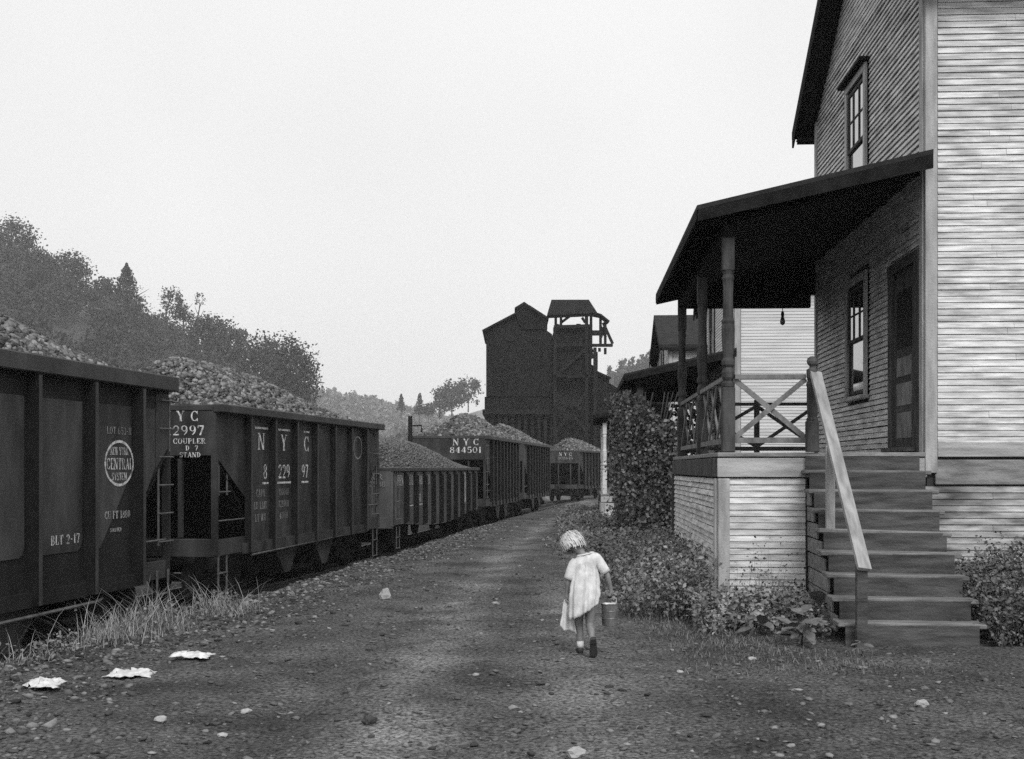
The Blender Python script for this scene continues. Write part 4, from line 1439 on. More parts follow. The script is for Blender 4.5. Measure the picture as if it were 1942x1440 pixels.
def weed_patch(name, label, pts, hts, g, leaf=.05, per=26, material=None, blade=0.25, tone=(.7, 1.9)):
    """leafy stems: every stem carries small folded leaves up its height"""
    n = len(pts)
    t = g.random((n, per)) ** .8
    lean = g.normal(size=(n, 2)) * .22
    H = hts[:, None] * t
    C = np.stack([pts[:, 0:1] + lean[:, 0:1] * H + g.normal(size=(n, per)) * .055 * (.6 + hts[:, None]),
                  pts[:, 1:2] + lean[:, 1:2] * H + g.normal(size=(n, per)) * .055 * (.6 + hts[:, None]),
                  pts[:, 2:3] + .02 + H], -1).reshape(-1, 3)
    s_ = leaf * (.5 + g.random(len(C)))
    V, F_ = leafset(C, s_, g, np.array([[0, -.25, .8]]), .65)
    tn = np.repeat(np.repeat(tone[0] + (tone[1] - tone[0]) * g.random(n), per) * (.75 + .5 * g.random(len(C))), 4)
    Vs, Fs = [V], [F_]
    # stems as thin 3-sided spikes
    top = np.stack([pts[:, 0] + lean[:, 0] * hts, pts[:, 1] + lean[:, 1] * hts, pts[:, 2] + hts], 1)
    e = .004
    b0, b1, b2 = pts + [e, 0, -.02], pts + [-e, e, -.02], pts + [-e, -e, -.02]
    SV = np.stack([b0, b1, b2, top], 1).reshape(-1, 3)
    i = np.arange(n)[:, None] * 4 + len(V)
    Fs.append(np.concatenate([i + np.array([[0, 1, 3]]), i + np.array([[1, 2, 3]]), i + np.array([[2, 0, 3]])], 0))
    Vs.append(SV)
    tn = np.concatenate([tn, np.full(len(SV), .8)])
    o = np_mesh(name, np.concatenate(Vs), np.concatenate(Fs), material or M['leaf'], tone=tn)
    return tag(o, label, 'weeds', kind='stuff')


def ground_pts(n, f, g):
    """n points from sampler f(g, n) -> X, Y"""
    X, Y = f(g, n)
    return np.stack([X, Y, gz(X, Y)], 1)


hm = np.array(h1.matrix_basis)[:2, :2]


def h1w(x, y):
    """house-1 plan coordinates -> world X, Y"""
    return H1[0] + hm[0, 0] * x + hm[0, 1] * y, H1[1] + hm[1, 0] * x + hm[1, 1] * y


g = np.random.default_rng(21)
# weeds banked along the porch's long skirt
def f_skirt(g, n):
    y = 6.6 * g.random(n) - .1
    d = np.abs(g.normal(size=n)) * .42
    return h1w(-2.34 - d, y)
pts = ground_pts(700, f_skirt, g)
dd = np.hypot(pts[:, 0] - 2.2, 0)
weed_patch('skirt_weeds', 'dense leafy weeds banked along the lane side of the near porch', pts, .25 + .55 * g.random(len(pts)) * np.clip(1.2 - np.abs(pts[:, 0] - (pts[:, 1] - 13.2) * .052 - 2.0) * .8, .25, 1), g, .05, 30)
# weeds in front of the porch skirt and beside the steps
def f_front(g, n):
    x = -2.5 + 1.25 * g.random(n)
    d = np.abs(g.normal(size=n)) * .55
    return h1w(x, -.1 - d)
pts = ground_pts(330, f_front, g)
weed_patch('front_weeds', 'low pale weeds and grass before the porch skirt, left of the steps', pts, .10 + .32 * g.random(len(pts)), g, .05, 24, tone=(.8, 2.0))
def f_tall(g, n):
    x = -2.1 + .75 * g.random(n)
    return h1w(x, -.12 - .25 * g.random(n))
pts = ground_pts(16, f_tall, g)
weed_patch('tall_weed_stalks', 'thin dark weed stalks standing against the pale porch skirt', pts, .55 + .4 * g.random(len(pts)), g, .035, 14, tone=(.4, .8))
def f_right(g, n):
    x = .12 + 1.3 * g.random(n)
    return h1w(x, -.1 - 1.9 * g.random(n) ** 1.2)
pts = ground_pts(420, f_right, g)
weed_patch('right_bush', 'dark bushy weeds crowding the right side of the steps', pts, .25 + .75 * g.random(len(pts)) * np.clip(.35 + (pts[:, 0] - 4.4) * .8, .3, 1), g, .042, 60, tone=(.45, 1.2))
# grassy verge up the row of houses
def f_verge(g, n):
    Y = 19 + 34 * g.random(n) ** 1.3
    X = 1.9 + (Y - 19) * .035 + g.normal(size=n) * .45
    return X, Y
pts = ground_pts(950, f_verge, g)
weed_patch('verge_weeds', 'rough weedy verge between the lane and the farther houses', pts, .12 + .35 * g.random(len(pts)), g, .075, 20, tone=(.7, 1.6))
# short grass creeping out over the lane edge and yard
def f_yard(g, n):
    Y = 9.6 + 11 * g.random(n)
    X = 1.25 + 1.0 * g.random(n) + .18 * (13 - Y).clip(0, 4) * g.random(n) * 2.5
    return X, Y
pb = ground_pts(9000, f_yard, g)
V, F_, k = blades(pb, .015 + .055 * g.random(len(pb)) ** 1.5, g, 1.1, .0032)
o = np_mesh('yard_grass', V, F_, M['grass'], tone=np.repeat(.35 + .5 * g.random(len(pb)), k))
tag(o, 'short sparse grass at the edge of the lane by the porch', 'grass', kind='stuff')
# tall dry grass on the track shoulder, left
def f_left(g, n):
    c = g.integers(0, 7, n)
    cx = np.array([-4.3, -4.0, -3.95, -3.75, -3.95, -3.38, -4.5])[c]
    cy = np.array([11.6, 11.7, 12.3, 12.6, 11.9, 13.9, 10.5])[c]
    return cx + g.normal(size=n) * .19, cy + g.normal(size=n) * .26
pb = ground_pts(8000, f_left, g)
cl = fbm(pb[:, 0] * 3.1 + 4, pb[:, 1] * 3.1, 2)
hh = .04 + .15 * g.random(len(pb)) ** 1.6 + np.where(g.random(len(pb)) < .10, .14 + .40 * g.random(len(pb)), 0) * (.3 + 1.3 * cl)
V, F_, k = blades(pb, hh * .85, g, 1.1, .0026)
o = np_mesh('tall_grass', V, F_, M['grass'], tone=np.repeat(.7 + 1.0 * g.random(len(pb)), k))
tag(o, 'clumps of tall dry grass on the shoulder beside the nearest car', 'grass', kind='stuff')
def f_left2(g, n):
    Y = 8.2 + 6.5 * g.random(n)
    X = Xside(Y) + 2.0 + .5 * g.random(n)
    return X, Y
pts = ground_pts(110, f_left2, g)
weed_patch('shoulder_weeds', 'low leafy weeds among the tall grass on the left', pts, .06 + .16 * g.random(len(pts)), g, .035, 22, tone=(.8, 1.8))

# broad-leaved plants, every leaf its own part
bm = bmesh.new()
lf = [(0, 0, 0), (.22, .22, .05), (.55, .34, .06), (.85, .2, .02), (1.0, 0, -.06), (.85, -.2, .02), (.55, -.34, .06), (.22, -.22, .05), (.5, 0, 0), (.85, 0, -.02)]
for v in lf:
    bm.verts.new(v)
bm.verts.ensure_lookup_table()
for f in ((0, 1, 8), (1, 2, 8), (2, 3, 9, 8), (3, 4, 9), (4, 5, 9), (5, 6, 8, 9), (6, 7, 8), (7, 0, 8)):
    bm.faces.new([bm.verts[i] for i in f])
leaf_me = bpy.data.meshes.new('leaf')
bm.to_mesh(leaf_me)
bm.free()
leaf_me.materials.append(M['bigleaf'])


def broad_plant(x, y, n, r, label):
    r0 = empty('broadleaf_plant', (x, y, gz1(x, y)))
    tag(r0, label, 'plant', 'broad-leaved weeds near the steps')
    for i in range(n):
        a = i * 2.4 + random.random()
        ln = r * random.uniform(.6, 1.1)
        hgt = random.uniform(.15, 1.3) * r
        o_ = bpy.data.objects.new('leaf', leaf_me)
        col.objects.link(o_)
        o_.parent = r0
        d_ = random.uniform(.1, .5) * r
        o_.location = (math.cos(a) * d_, math.sin(a) * d_, hgt + .03)
        o_.scale = (ln, ln * random.uniform(.8, 1.15), ln)
        o_.rotation_euler = (random.uniform(-.4, .4), random.uniform(-.7, .5), a)
    MB().tube([(0, 0, -.02), (.01, 0, r * .5)], [.012, .005], 6).build('stem', M['leaf'], r0)
    return r0


for (px, py, Y, n_, r_, lb) in ((1520, 1222, 11.2, 18, .20, 'pale burdock-like plant spreading big leaves on the dirt left of the steps'),
                                (1560, 1160, 12.3, 12, .24, 'broad-leaved plant close against the lower side of the steps'),
                                (1500, 1175, 12.0, 10, .20, 'broad-leaved plant in front of the skirt between porch corner and steps'),
                                (1440, 1190, 11.9, 9, .17, 'small broad-leaved plant before the porch corner board'),
                                (1634, 1243, 10.6, 7, .09, 'small leafy sprig at the foot of the handrail post')):
    q = P(px, py, Y)
    broad_plant(q.x, Y, n_, r_, lb)

# vine curtain on the second porch
g = np.random.default_rng(33)
m2 = np.array(h2.matrix_basis)
vn = empty('porch_vine', (m2 @ np.array([-2.4, 1.0, 0, 1]))[:3])
tag(vn, 'leafy vine curtain covering the porch of the second house', 'vine')
n = 9500
t = g.random(n)
yv = np.where(t < .45, -.12, 0)
xv = np.zeros(n)
front = t < .5
zt = g.random(n)
ztop = F2 + 2.25
xv = np.where(front, -2.36 + 1.1 * g.random(n) ** 1.2, -2.34)
yv = np.where(front, -.10, -.1 + 3.2 * g.random(n))
zv = ztop * zt ** .9 * np.where(front, .80 + .2 * np.clip((-1.7 - xv) / .6, 0, 1), 1) + .05
bul = .13 * g.normal(size=n) + .12 * np.sin(zv * 2.3 + xv * 3 + yv * 1.7) + .10 * (1 - zv / ztop)
ox = np.where(front, g.normal(size=n) * .06 - .10 * (xv < -2.2), -np.abs(bul) - .05)
oy = np.where(front, -np.abs(bul) - .03, g.normal(size=n) * .06)
Lc = np.stack([xv + ox, yv + oy, zv, np.ones(n)], 1)
Wc = (m2 @ Lc.T).T[:, :3] - np.array(vn.location)
nr = np.where(front[:, None], np.array([[-.2, -1, .35]]), np.array([[-1, -.3, .35]]))
V, F_ = leafset(Wc, .055 + .06 * g.random(n), g, nr, .75, 1.25, .25)
fo = np_mesh('foliage', V, F_, M['vine'], vn, tone=np.repeat(.2 + 1.5 * g.random(n) ** 2.0, 4))
fo['kind'] = 'stuff'
n = 1500
Lc = np.stack([-2.3 + 2.3 * g.random(n), 5.75 + .1 * g.normal(size=n), .3 + (ztop - .3) * g.random(n), np.ones(n)], 1)
V, F_ = leafset((m2 @ Lc.T).T[:, :3] - np.array(vn.location), .10 + .09 * g.random(n), g, np.array([[-.2, -1, .35]]), .5, 1.15, .18)
fo = np_mesh('foliage', V, F_, M['vine'], vn, tone=np.repeat(.25 + .6 * g.random(n), 4))
fo['kind'] = 'stuff'
mb = MB()
for i in range(14):
    xx = -2.4 + 1.0 * random.random() if i % 2 else -2.45
    yy = -.1 if i % 2 else 4.5 * random.random()
    pts_ = []
    for k_ in range(6):
        c = m2 @ np.array([xx + random.uniform(-.12, .12), yy + random.uniform(-.05, .05), ztop * k_ / 5, 1])
        pts_.append(Vector(c[:3]) - vn.location)
    mb.tube(pts_, .014, 5)
mb.build('stems', M['bark'], vn)

# ------------------------------------------------------------------ litter and single rocks
def rock(px, py, Y, size, label, material=None, flat=.6, name='rock'):
    q = P(px, py, Y)
    z = gz1(q.x, Y)
    bm_ = bmesh.new()
    bmesh.ops.create_icosphere(bm_, subdivisions=2, radius=1)
    rr = np.random.default_rng(int(px))
    for v in bm_.verts:
        v.co *= 1 + .5 * (rr.random() - .5)
        v.co = Vector((v.co.x * size, v.co.y * size * .8, v.co.z * size * flat))
    me = bpy.data.meshes.new(name)
    bm_.to_mesh(me)
    bm_.free()
    me.materials.append(material or M['rock'])
    o_ = bpy.data.objects.new(name, me)
    o_.location = (q.x, Y, z + size * flat * .55)
    o_.rotation_euler = (0, 0, rr.random() * 6)
    col.objects.link(o_)
    return tag(o_, label, 'rock', 'stones lying about the lane')


def yof(py):
    return FPX * CAMZ / (py - HY)


rock(731, 1132, yof(1134), .085, 'largest pale stone on the track shoulder beside the lane', flat=1.0)
rock(1748, 1334, yof(1338), .05, 'light stone on bare dirt in front of the steps')
rock(1093, 1428, yof(1434), .055, 'flat pale stone at the bottom edge below the child')
rock(466, 1345, yof(1348), .045, 'small white stone on the lane below the litter', M['rock'], .35)
rock(422, 1388, yof(1390), .035, 'bright pebble on the left of the lane, low in the picture', M['rock'], .4)
rock(1427, 1248, yof(1252), .045, 'pale flat stone near the weeds at the porch corner', M['rock'], .4)
rock(940, 1140, yof(1142), .05, 'flat grey stone in the lane left of the child', M['rock'], .35)
rock(700, 1365, yof(1368), .05, 'dark lump of coal on the lane', M['coalbed'], .7, 'coal_lump')
rock(305, 1362, yof(1365), .05, 'pale stone lying below the scraps of litter', M['rock'], .5)
rock(1290, 1268, yof(1271), .03, 'small pale stone right of the child on the dirt', M['rock'], .5)


def litter(px, py, wpx, label, seed):
    Y = yof(py)
    q = P(px, py, Y)
    w = wpx / FPX * Y
    rr = np.random.default_rng(seed)
    nx_, ny_ = 20, 9
    gx, gy = np.meshgrid(np.linspace(-w / 2, w / 2, nx_), np.linspace(-.14, .14, ny_))
    env = np.clip(1 - (np.abs(gx) / (w / 2)) ** 3, 0, 1) * np.clip(1.15 - (np.abs(gy) / .14) ** 2, 0, 1)
    z = .004 + .11 * env * np.clip(fbm(gx * 15 + seed * 3, gy * 15 + seed, 3) - .22, 0, 1) + .012 * rr.random(gx.shape)
    wid = .45 + 1.0 * fbm(gx * 7 + seed, gx * 0 + seed * 1.7, 3)
    gy = gy * wid + .07 * (fbm(gx * 5 + seed * 2.1, gx * 0 + 4, 2) - .5) + .007 * rr.normal(size=gx.shape)
    gx = gx * (.92 + .16 * rr.random((ny_, 1))) + .008 * rr.normal(size=gx.shape)
    id_ = np.arange(gx.size).reshape(gx.shape)
    F_ = np.stack([id_[:-1, :-1], id_[:-1, 1:], id_[1:, 1:], id_[1:, :-1]], -1).reshape(-1, 4)
    o_ = np_mesh('paper_litter', np.stack([gx, gy, z], -1).reshape(-1, 3), F_, M['paper'])
    o_.location = (q.x, Y, gz1(q.x, Y) + .015)
    so = o_.modifiers.new('thick', 'SOLIDIFY')
    so.thickness = .004
    return tag(o_, label, 'litter', 'scraps of white litter on the left shoulder')


litter(86, 1303, 66, 'leftmost crumpled white paper scrap in the grass', 4)
litter(248, 1275, 84, 'largest crumpled white paper, middle of the three in a row', 5)
litter(362, 1246, 74, 'torn white paper lying nearest the gravel, right of the row', 9)

# ------------------------------------------------------------------ mine tipple
TY = 115.0
tip = empty('mine_tipple', (P(1000, 0, TY).x, TY, road_z(TY)))
tag(tip, 'tall black coal tipple with stepped roofs and open hoist house', 'tipple')
T0 = tip.location


def tp(x, y, dy=0.0):
    return P(x, y, TY) + Vector((0, dy, 0)) - T0


GB = -.8  # a little into the ground


def tpoly(name, pts, dy, depth, material, parent=tip):
    """solid with the given front outline, running back by depth"""
    pp = [tp(x, y) for x, y in pts]
    return MB().prism([(p_.x, p_.z) for p_ in pp], (0, dy, 0), (1, 0, 0), (0, 0, 1), (0, 1, 0), depth).build(name, material, parent)


body = tpoly('headhouse_wall', [(922, 752), (922, 634), (985, 591), (1047, 634), (1047, 752)], 0, 11, M['tipple'])
tpoly('bin_wall', [(919, 787), (919, 752.5), (1050, 752.5), (1050, 787)], .15, 10.6, M['tipple'])
tpoly('ledge', [(915, 786), (915, 777), (1052, 777), (1052, 786)], -.35, 11.5, M['tipplebeam'])
# roof pieces
for name_, pts_ in (('roof_slope', [(916, 630), (984, 593.5), (985, 590), (914.5, 627)]), ('roof_slope', [(1039, 607), (1004, 584), (1004, 580), (1041, 604)])):
    tpoly(name_, pts_, -.5, 12, M['tipplebeam'])
mon = tpoly('roof_monitor', [(977, 598), (977, 586.5), (994, 575), (1038, 606), (1038, 625), (990, 625)], -.2, 11.3, M['tipple'])
tpoly('monitor_roof', [(976, 588), (994, 577.5), (1040, 609), (1040, 606), (994, 574), (976, 585)], -.6, 12, M['tipplebeam'], mon)
for xw in (967, 1008):
    wdw = tpoly('window', [(xw - 9, 648), (xw - 9, 637), (xw + 8, 637), (xw + 8, 648)], -.06, .08, M['under'])
    for k_ in range(3):
        tpoly('louvre', [(xw - 8, 639.5 + 3.2 * k_), (xw + 7, 639.5 + 3.2 * k_), (xw + 7, 640.8 + 3.2 * k_), (xw - 8, 640.8 + 3.2 * k_)], -.1, .05, M['tipplebeam'], wdw)
# trestle under the bins
for x_ in np.linspace(922, 1047, 11):
    tpoly('trestle_post', [(x_ - 3, 786), (x_ + 3, 786), (x_ + 3, 910), (x_ - 3, 910)], .1, .5, M['tipplebeam'])
tpoly('bin_back_wall', [(921, 787), (1049, 787), (1049, 908), (921, 908)], 3.0, 6, M['under'])
# hoist tower
tpoly('tower_wall', [(1053, 715), (1053, 618), (1122, 618), (1122, 715)], .2, 9, M['tipple'])
tpoly('tower_wall', [(1053, 908), (1053, 716), (1132, 716), (1132, 908)], 1.2, 8, M['under'])  # closed dark wall added to stand for the darkness behind the open trestle
for (x0_, y0_, x1_, y1_, w_) in ((1052, 622, 1052, 908, .35), (1112, 600, 1112, 908, .35), (1128, 660, 1128, 908, .4), (1050, 714, 1132, 714, .35), (1053, 745, 1113, 820, .3), (1113, 745, 1053, 820, .3), (1113, 660, 1053, 714, .25), (1050, 775, 1114, 775, .3), (1053, 835, 1113, 900, .3), (1113, 835, 1053, 900, .3), (1050, 621, 1122, 619, .3), (1052, 655, 1112, 655, .2)):
    MB().beam(tp(x0_, y0_, -.25 - .04 * (w_ < .32)), tp(x1_, y1_, -.25 - .04 * (w_ < .32)), .3, w_, up=(0, 1, 0)).build('timber', M['tipplebeam'], tip)
# hoist-house roof: gabled, seen from below
zr, ze = tp(0, 568).z, tp(0, 595).z
xa, xb = tp(1046, 0).x, tp(1117, 0).x
xc, xd = tp(1037, 0).x, tp(1131, 0).x
mb = MB()
mb.add([(xa, .2, zr), (xb, .2, zr), (xd, -1.0, ze), (xc, -1.0, ze - .2), (xd, 1.2, ze), (xc, 1.2, ze - .2),
        (xa, .2, zr - .1), (xb, .2, zr - .1), (xd, -1.0, ze - .1), (xc, -1.0, ze - .3), (xd, 1.2, ze - .1), (xc, 1.2, ze - .3)],
       [(0, 1, 2, 3), (0, 5, 4, 1), (6, 9, 8, 7), (6, 7, 10, 11), (3, 2, 8, 9), (5, 11, 10, 4), (0, 3, 9, 6), (0, 6, 11, 5), (1, 7, 8, 2), (1, 4, 10, 7)])
mb.build('hoist_roof', M['tipplebeam'], tip)
tpoly('lean_to_roof', [(1124, 592), (1140, 597), (1156, 610), (1154, 612), (1139, 600), (1124, 597)], -.5, 2, M['tipplebeam'])
for (x0_, y0_, x1_, y1_, w_) in ((1054, 598, 1054, 622, .25), (1064, 600, 1064, 620, .12), (1113, 598, 1113, 622, .35), (1121, 594, 1121, 680, .3), (1139, 600, 1139, 652, .2), (1148, 604, 1148, 652, .2), (1123, 629, 1140, 629, .12), (1123, 634, 1140, 634, .12),
                                 (1144, 612, 1162, 652, .28), (1140, 620, 1149, 640, .15), (1149, 612, 1140, 640, .15), (1120, 655, 1162, 655, .6), (1137, 660, 1137, 667, .2), (1148, 660, 1148, 672, .2),
                                 (1131, 668, 1131, 700, .45), (1124, 668, 1119, 655, .2), (1064, 612, 1080, 600, .08), (1104, 602, 1110, 612, .08), (1118, 650, 1124, 680, .4), (1053, 616, 1064, 619, .3), (1093, 617, 1101, 617, .4)):
    MB().beam(tp(x0_, y0_, .1 + .03 * (w_ < .2)), tp(x1_, y1_, .1 + .03 * (w_ < .2)), .25, w_, up=(0, 1, 0)).build('timber', M['tipplebeam'], tip)
# sheds stepping down on the right
tpoly('side_shed', [(1121, 908), (1121, 690), (1134, 697), (1134, 908)], .5, 7, M['tipple'])
tpoly('side_shed', [(1133, 908), (1133, 706), (1157, 717), (1157, 908)], 1, 7, M['tipple'])
tpoly('shed_roof', [(1131, 702), (1160, 715), (1160, 717), (1131, 706)], .4, 8, M['tipplebeam'])
tpoly('side_shed', [(1155, 908), (1155, 722), (1176, 734), (1176, 908)], 2, 7, M['tipple'])


# ------------------------------------------------------------------ hills and woods
def hill(name, material, xr_, yr_, hf, nx_=70, ny_=40):
    gx, gy = np.meshgrid(np.linspace(*xr_, nx_), np.linspace(*yr_, ny_))
    z = hf(gx, gy)
    id_ = np.arange(gx.size).reshape(gx.shape)
    F_ = np.stack([id_[:-1, :-1], id_[:-1, 1:], id_[1:, 1:], id_[1:, :-1]], -1).reshape(-1, 4)
    o_ = np_mesh(name, np.stack([gx, gy, z], -1).reshape(-1, 3), F_, material, smooth=True)
    return tag(o_, kind='structure')


def crown_pts(g, n, rx, rz_, kind):
    """leaf positions in a crown whose base is at z=0 and height 2*rz"""
    if kind == 'conifer':
        t = g.random(n) ** 1.25
        r_ = (rx * (1 - t) ** .85 + .1) * (.15 + .85 * np.sqrt(g.random(n))) * (.8 + .2 * np.sin(t * 44) + .18 * g.normal(size=n))
        a = g.random(n) * 6.283
        return np.stack([r_ * np.cos(a), r_ * np.sin(a), 2 * rz_ * t], 1)
    nc = max(6, n // 26)
    u = g.normal(size=(nc, 3))
    u /= np.linalg.norm(u, axis=1, keepdims=True)
    rad = (.45 + .5 * g.random(nc))[:, None]
    cc = u * rad * np.array([rx, rx, rz_])
    cc[:, 2] += rz_
    cc[:, :2] *= (1.05 - .35 * np.clip((cc[:, 2:3] / (2 * rz_)) - .5, 0, 1))
    k = g.integers(0, nc, n)
    return cc[k] + g.normal(size=(n, 3)) * np.array([rx, rx, rz_]) * .16


def wood(name, label, pos, hts, g, q=260, leaf=.9, material=None):
    Vs, Fs, Ts, off = [], [], [], 0
    for i, (p_, h_) in enumerate(zip(pos, hts)):
        kd = 'conifer' if g.random() < .08 else 'round'
        rx = h_ * (.30 + .12 * g.random()) if kd == 'round' else h_ * .2
        C = crown_pts(g, q, rx, h_ * .46, kd) + p_ + np.array([0, 0, h_ * .08])
        V, F_ = leafset(C, leaf * (.6 + .8 * g.random(q)), g, np.array([[0, -.3, .7]]), .9, 1.2, .2)
        Vs.append(V)
        Fs.append(F_ + off)
        off += len(V)
        Ts.append(np.repeat((.6 + .9 * g.random()) * (.7 + .6 * g.random(q)), 4))
    o_ = np_mesh(name, np.concatenate(Vs), np.concatenate(Fs), material or M['tree'], tone=np.concatenate(Ts))
    return tag(o_, label, 'wood', kind='stuff')


g = np.random.default_rng(55)
# left wooded hillside
LH_X = np.array([-420, -300, -160, -112, -95, -79, -66, -58, -44, -37, -30], float)
LH_Z = np.array([61, 59, 52.5, 44, 35.5, 28, 21.5, 15.5, 9.0, 2.0, -1.5], float)


KH = 1.7   # the hillside stands this much farther off than first measured


def hl(X, Y):
    X, Y = X / KH, Y / KH
    return KH * hl0(X, Y)


def hl0(X, Y):
    base = np.interp(X, LH_X, LH_Z)
    return base * sstep(95, 255, Y) + 2.0 * (fbm(X * .05, Y * .05, 3) - .5) * sstep(110, 150, Y) - .9 * (1 - sstep(95, 110, Y)) - 0.5


hill('wooded_hillside', M['hill'], (-420 * KH, -28 * KH), (100 * KH, 420 * KH), hl, 90, 60)
n = 620
Yt = 120 + 165 * g.random(n)
Xt = -(34 + 118 * g.random(n) ** 1.15)
keep = (Xt / Yt > -.47)
Xt, Yt = Xt[keep], Yt[keep]
Xt, Yt = Xt * KH, Yt * KH
Zt = hl(Xt, Yt)
keep = (Zt > .5) & ((Zt - 1.65) / Yt > .03)
Xt, Yt, Zt = Xt[keep], Yt[keep], Zt[keep]
print('WOOD', len(Xt))
wood('hillside_wood', 'hazy mass of trees covering the hillside behind the coal cars', np.stack([Xt, Yt, Zt], 1), (4.6 + 6.0 * g.random(len(Xt)) ** 1.3) * KH, g, 640, .85)


sk = 'trees along the skyline of the left hillside'


def tree(label, px, py_top, Y, h_, rx, kind, seed, q=900, leaf=.6, group=None, zbase=None, lean=0, cat='tree', name=None, crown_lo=.25):
    g_ = np.random.default_rng(seed)
    if group == sk:
        Y, h_, rx, leaf, lean = Y * KH, h_ * KH, rx * KH, leaf * KH * .85, lean * KH
        q = int(q * 1.3)
    top = P(px, py_top, Y)
    zb = top.z - h_
    r0 = empty(name or ('pine_tree' if kind == 'conifer' else 'tree'), (top.x, Y, zb))
    tag(r0, label, cat, group)
    trunk = [(0, 0, -1.5), (0, 0, h_ * .3), (lean * .5, 0, h_ * .6), (lean, 0, h_ * (.95 if kind == 'conifer' else .8))]
    tr = MB().tube(trunk, [h_ * .022, h_ * .018, h_ * .012, h_ * .004], 7)
    for i in range(7):
        t_ = .35 + .07 * i
        a = i * 2.4 + seed
        b0 = Vector((lean * t_, 0, h_ * t_))
        if kind == 'conifer':
            a, b0 = a, b0 * .6
        tr.tube([b0, b0 + Vector((math.cos(a) * rx * .45, math.sin(a) * rx * .45, h_ * .08)), b0 + Vector((math.cos(a) * rx * .8, math.sin(a) * rx * .8, h_ * .18))], [h_ * .009, h_ * .006, h_ * .002], 5)
    tr.build('trunk', M['bark'], r0)
    ch = h_ * (1 - crown_lo)
    C = crown_pts(g_, q, rx, ch / 2, kind) + np.array([lean, 0, h_ * crown_lo])
    V, F_ = leafset(C, leaf * (.6 + .8 * g_.random(q)), g_, np.array([[0, -.3, .7]]), .9, 1.2, .2)
    c_ = np_mesh('crown', V, F_, M['tree'], r0, tone=np.repeat((.55 + .6 * g_.random(q)), 4))
    return r0


tree('large round tree on the crest at the left edge of the picture', 22, 413, 262, 13, 5.5, 'round', 1, 3000, .6, sk)
tree('bushy crest tree beside the large one at the left edge', 70, 470, 255, 9, 4.6, 'round', 2, 1600, .6, sk)
tree('double-topped leafy tree midway down the left crest', 128, 480, 250, 10, 5.2, 'round', 3, 2000, .6, sk)
tree('leafy crest tree just left of the pointed pine', 185, 525, 245, 8, 4.2, 'round', 4, 900, .65, sk)
tree('pointed dark pine rising above the wooded crest', 240, 500, 240, 13, 5.6, 'conifer', 5, 3000, .55, sk, crown_lo=.05)
tree('thin feathery tree leaning right on the crest', 312, 540, 236, 11, 2.2, 'round', 6, 420, .5, sk, lean=1.2)
tree('small round-topped tree beside the bare snag', 348, 563, 235, 10, 2.2, 'round', 7, 600, .5, sk, crown_lo=.45)
tree('spindly nearly bare snag on the crest', 372, 553, 234, 10.5, 1.3, 'round', 8, 60, .45, sk, lean=.9, crown_lo=.7)
tree('rounded tree crown on the crest right of the snag', 398, 598, 232, 9, 5, 'round', 9, 2000, .6, sk)
tree('lower leafy tree at the gap in the left crest', 437, 622, 228, 8.5, 4.2, 'round', 10, 1800, .6, sk)
tree('full-crowned tree near the end of the wooded slope', 502, 636, 200, 10, 4.6, 'round', 11, 3000, .55, sk, crown_lo=.05)
tree('dark spreading tree at the foot of the wooded slope', 551, 643, 185, 12, 4.3, 'round', 12, 4200, .5, sk, crown_lo=.02)

# distant ridge with haze, meadow hill with lone trees, ridge behind the houses
def hfar(X, Y):
    return np.interp(X, [-700, -420, -150, -60, 60, 400], [95, 86, 60, 40, 20, 5]) * sstep(700, 1150, Y) - 2 + 6 * (fbm(X * .01, Y * .01, 3) - .5) * sstep(720, 900, Y)


hill('far_ridge', M['hill'], (-700, 420), (690, 1400), hfar, 80, 40)
n = 900
Yt = 820 + 420 * g.random(n)
Xt = -250 + 260 * g.random(n)
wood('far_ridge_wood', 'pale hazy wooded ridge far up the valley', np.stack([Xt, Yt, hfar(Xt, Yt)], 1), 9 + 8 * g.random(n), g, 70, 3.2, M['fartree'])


def hmead(X, Y):
    return np.interp(X, [-120, -70, -48, -30, -10, 30, 90, 200], [-2, 2, 18, 27, 33, 40, 44, 44]) * sstep(420, 600, Y) - 1.5


hill('meadow_hill', M['meadow'], (-120, 200), (410, 800), hmead, 80, 40)
mg = 'lone trees on the pale meadow hill'
tree('broad dark tree on the meadow hill left of the tipple', 857, 719, 560, 16, 6.5, 'round', 21, 1500, 1.1, mg, crown_lo=.08)
tree('airy spreading tree on the meadow hill nearest the tipple', 888, 715, 565, 15, 7, 'round', 22, 1000, 1.1, mg, crown_lo=.1)
tree('slim dark tree left of the broad meadow tree', 833, 733, 555, 14, 4, 'round', 23, 800, 1.0, mg, crown_lo=.02)
tree('open wispy pine above the brake staff', 796, 747, 540, 12, 3.2, 'conifer', 24, 420, 1.0, mg)
tree('small spiky pine on the hazy ridge', 761, 748, 560, 10, 2.2, 'conifer', 25, 300, 1.0, mg)
tree('low scrubby tree at the foot of the meadow hill', 812, 765, 540, 8, 3, 'round', 26, 500, .9, mg)
n = 46
Xt = P(750, 0, 480).x + (P(830, 0, 480).x - P(750, 0, 480).x) * g.random(n)
Yt = 450 + 70 * g.random(n)
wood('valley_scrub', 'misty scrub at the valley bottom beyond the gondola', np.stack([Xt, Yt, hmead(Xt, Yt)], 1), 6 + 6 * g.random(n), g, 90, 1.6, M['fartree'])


def hright(X, Y):
    return np.interp(X, [0, 40, 55, 85, 140, 300], [-2, 34, 47, 62, 72, 72]) * sstep(480, 690, Y) - 1.0


